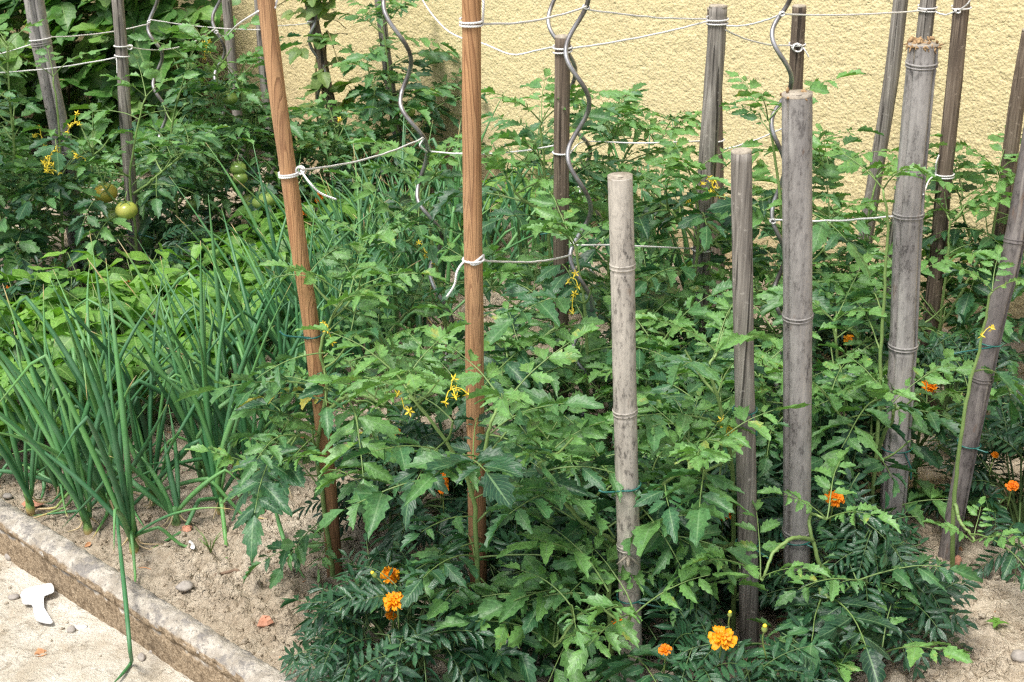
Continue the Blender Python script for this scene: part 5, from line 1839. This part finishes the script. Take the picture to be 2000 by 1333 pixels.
pebble(452, 988, .010, "dark stone between the onion bulbs", M['stone'], "stone", "stone", (1.2, .9, .6))
pebble(376, 1081, .012, "thin white shard on the soil beside the long onion leaf", M['scrap'], "shard", "shard", (1.6, .5, .12))
pebble(158, 1226, .010, "tiny white flake on the paving", M['scrap'], "shard", "shard", (1.4, .8, .12), True)

# white scrap on the paving: a bent tongue of material, outlined in plan and given thickness
outl = [(40, 1165), (48, 1155), (90, 1146), (103, 1150), (106, 1164), (88, 1168), (86, 1182), (90, 1205), (103, 1217), (96, 1221), (72, 1215), (66, 1200), (62, 1184), (46, 1182)]
pts = smooth_path(np.array([ground(x, y, -.078) for x, y in outl + outl[:1]]), 43)[:-1]
c = pts.mean(0)
mb = MB()
nO = len(pts)
lift = np.interp(np.linspace(0, 14, nO, endpoint=False), np.arange(15), [.002, .003, .006, .011, .009, .004, .002, .002, .003, .002, .002, .002, .002, .002, .002])
V = np.vstack([pts + np.outer(lift + .0012, [0, 0, 1]), pts + np.outer(lift, [0, 0, 1]), [ground(75, 1172, -.078) + [0, 0, .0045]], [ground(75, 1172, -.078) + [0, 0, .0033]], [ground(78, 1195, -.078) + [0, 0, .005]]])
Tt, Qq = [], []
for i in range(nO):
    j = (i + 1) % nO
    k = 2 * nO
    Tt.append((k, i, j)); Tt.append((k + 1, nO + j, nO + i)); Qq.append((i, nO + i, nO + j, j))
mb.add(V, Qq, Tt)
tag(mb.build("paper_scrap", M['scrap'], None, c, False), "torn white paper scrap with a curled corner on the paving", "scrap")

for (x, y, s, az, lab) in ((66, 1286, .034, .4, "dry brown leaf curled on the paving"), (86, 1283, .030, 2.6, "smaller dry leaf lying against the curled one")):
    p = ground(x, y, -.09)
    lv = Leaves(BRA); lv.put(2, p + [0, 0, .004], [math.cos(az), math.sin(az), .15], [.1, -.2, 1], s, s * .6, .5)
    mb = MB(); lv.into(mb)
    tag(mb.build("dry_leaf", M['dryleaf'], None, p), lab, "leaf")
P = np.array([ground(420, 1123, .012), ground(445, 1118, .018), ground(462, 1114, .02), ground(470, 1122, .018), ground(478, 1133, .01)])
mb = MB(); tube(mb, smooth_path(P, 16), np.linspace(.0028, .0045, 16), 7)
tag(mb.build("twig", M['twig'], None, P[0]), "dark forked twig on the soil beyond the oval pebble", "twig")


def seedling(px, py, s, lab, nl, mat, h):
    p = ground(px, py); p[2] = gz(p)
    root = thing("weed_seedling", lab, "weed", p)
    rr = np.random.default_rng(int(px))
    st = MB(); tube(st, [p - [0, 0, .01], p + [0, 0, h * .6], p + [.002, 0, h]], .0012, 5)
    lv = Leaves(BEA)
    for k in range(nl):
        a = k * 6.28 / nl + rr.normal() * .3
        lv.put(k % len(BEA), p + [0, 0, h], [math.cos(a), math.sin(a), .1], [0, 0, 1], s, s * .6, .45)
    st.build("stem", M['stem'], root, p)
    mb = MB(); lv.into(mb); mb.build("foliage", M[mat], root, p)


seedling(1948, 1222, .024, "four-leaved green seedling on the bare soil corner", 4, 'bean_leaf', .018)
seedling(1872, 1292, .015, "tiny seedling on the soil under the drooping tomato", 3, 'bean_leaf', .008)
seedling(1884, 1286, .012, "tinier seedling beside the drooping tomato's last leaf", 3, 'bean_leaf', .01)
p = ground(414, 1105); p[2] = gz(p)
mb = MB()
rr = np.random.default_rng(5)
for k in range(11):
    a = rr.uniform(0, 6.28)
    l = rr.uniform(.03, .06)
    o = np.array([math.cos(a), math.sin(a), 0])
    tube(mb, [p, p + o * l * .25 + [0, 0, l * .6], p + o * l * .6 + [0, 0, l * .95]], [.0012, .001, .0003], 4)
tag(mb.build("grass_tuft", M['stem'], None, p), "small wispy grass tuft on the open soil", "weed")
print("objects", len(bpy.data.objects), "faces", sum(len(m.polygons) for m in bpy.data.meshes))
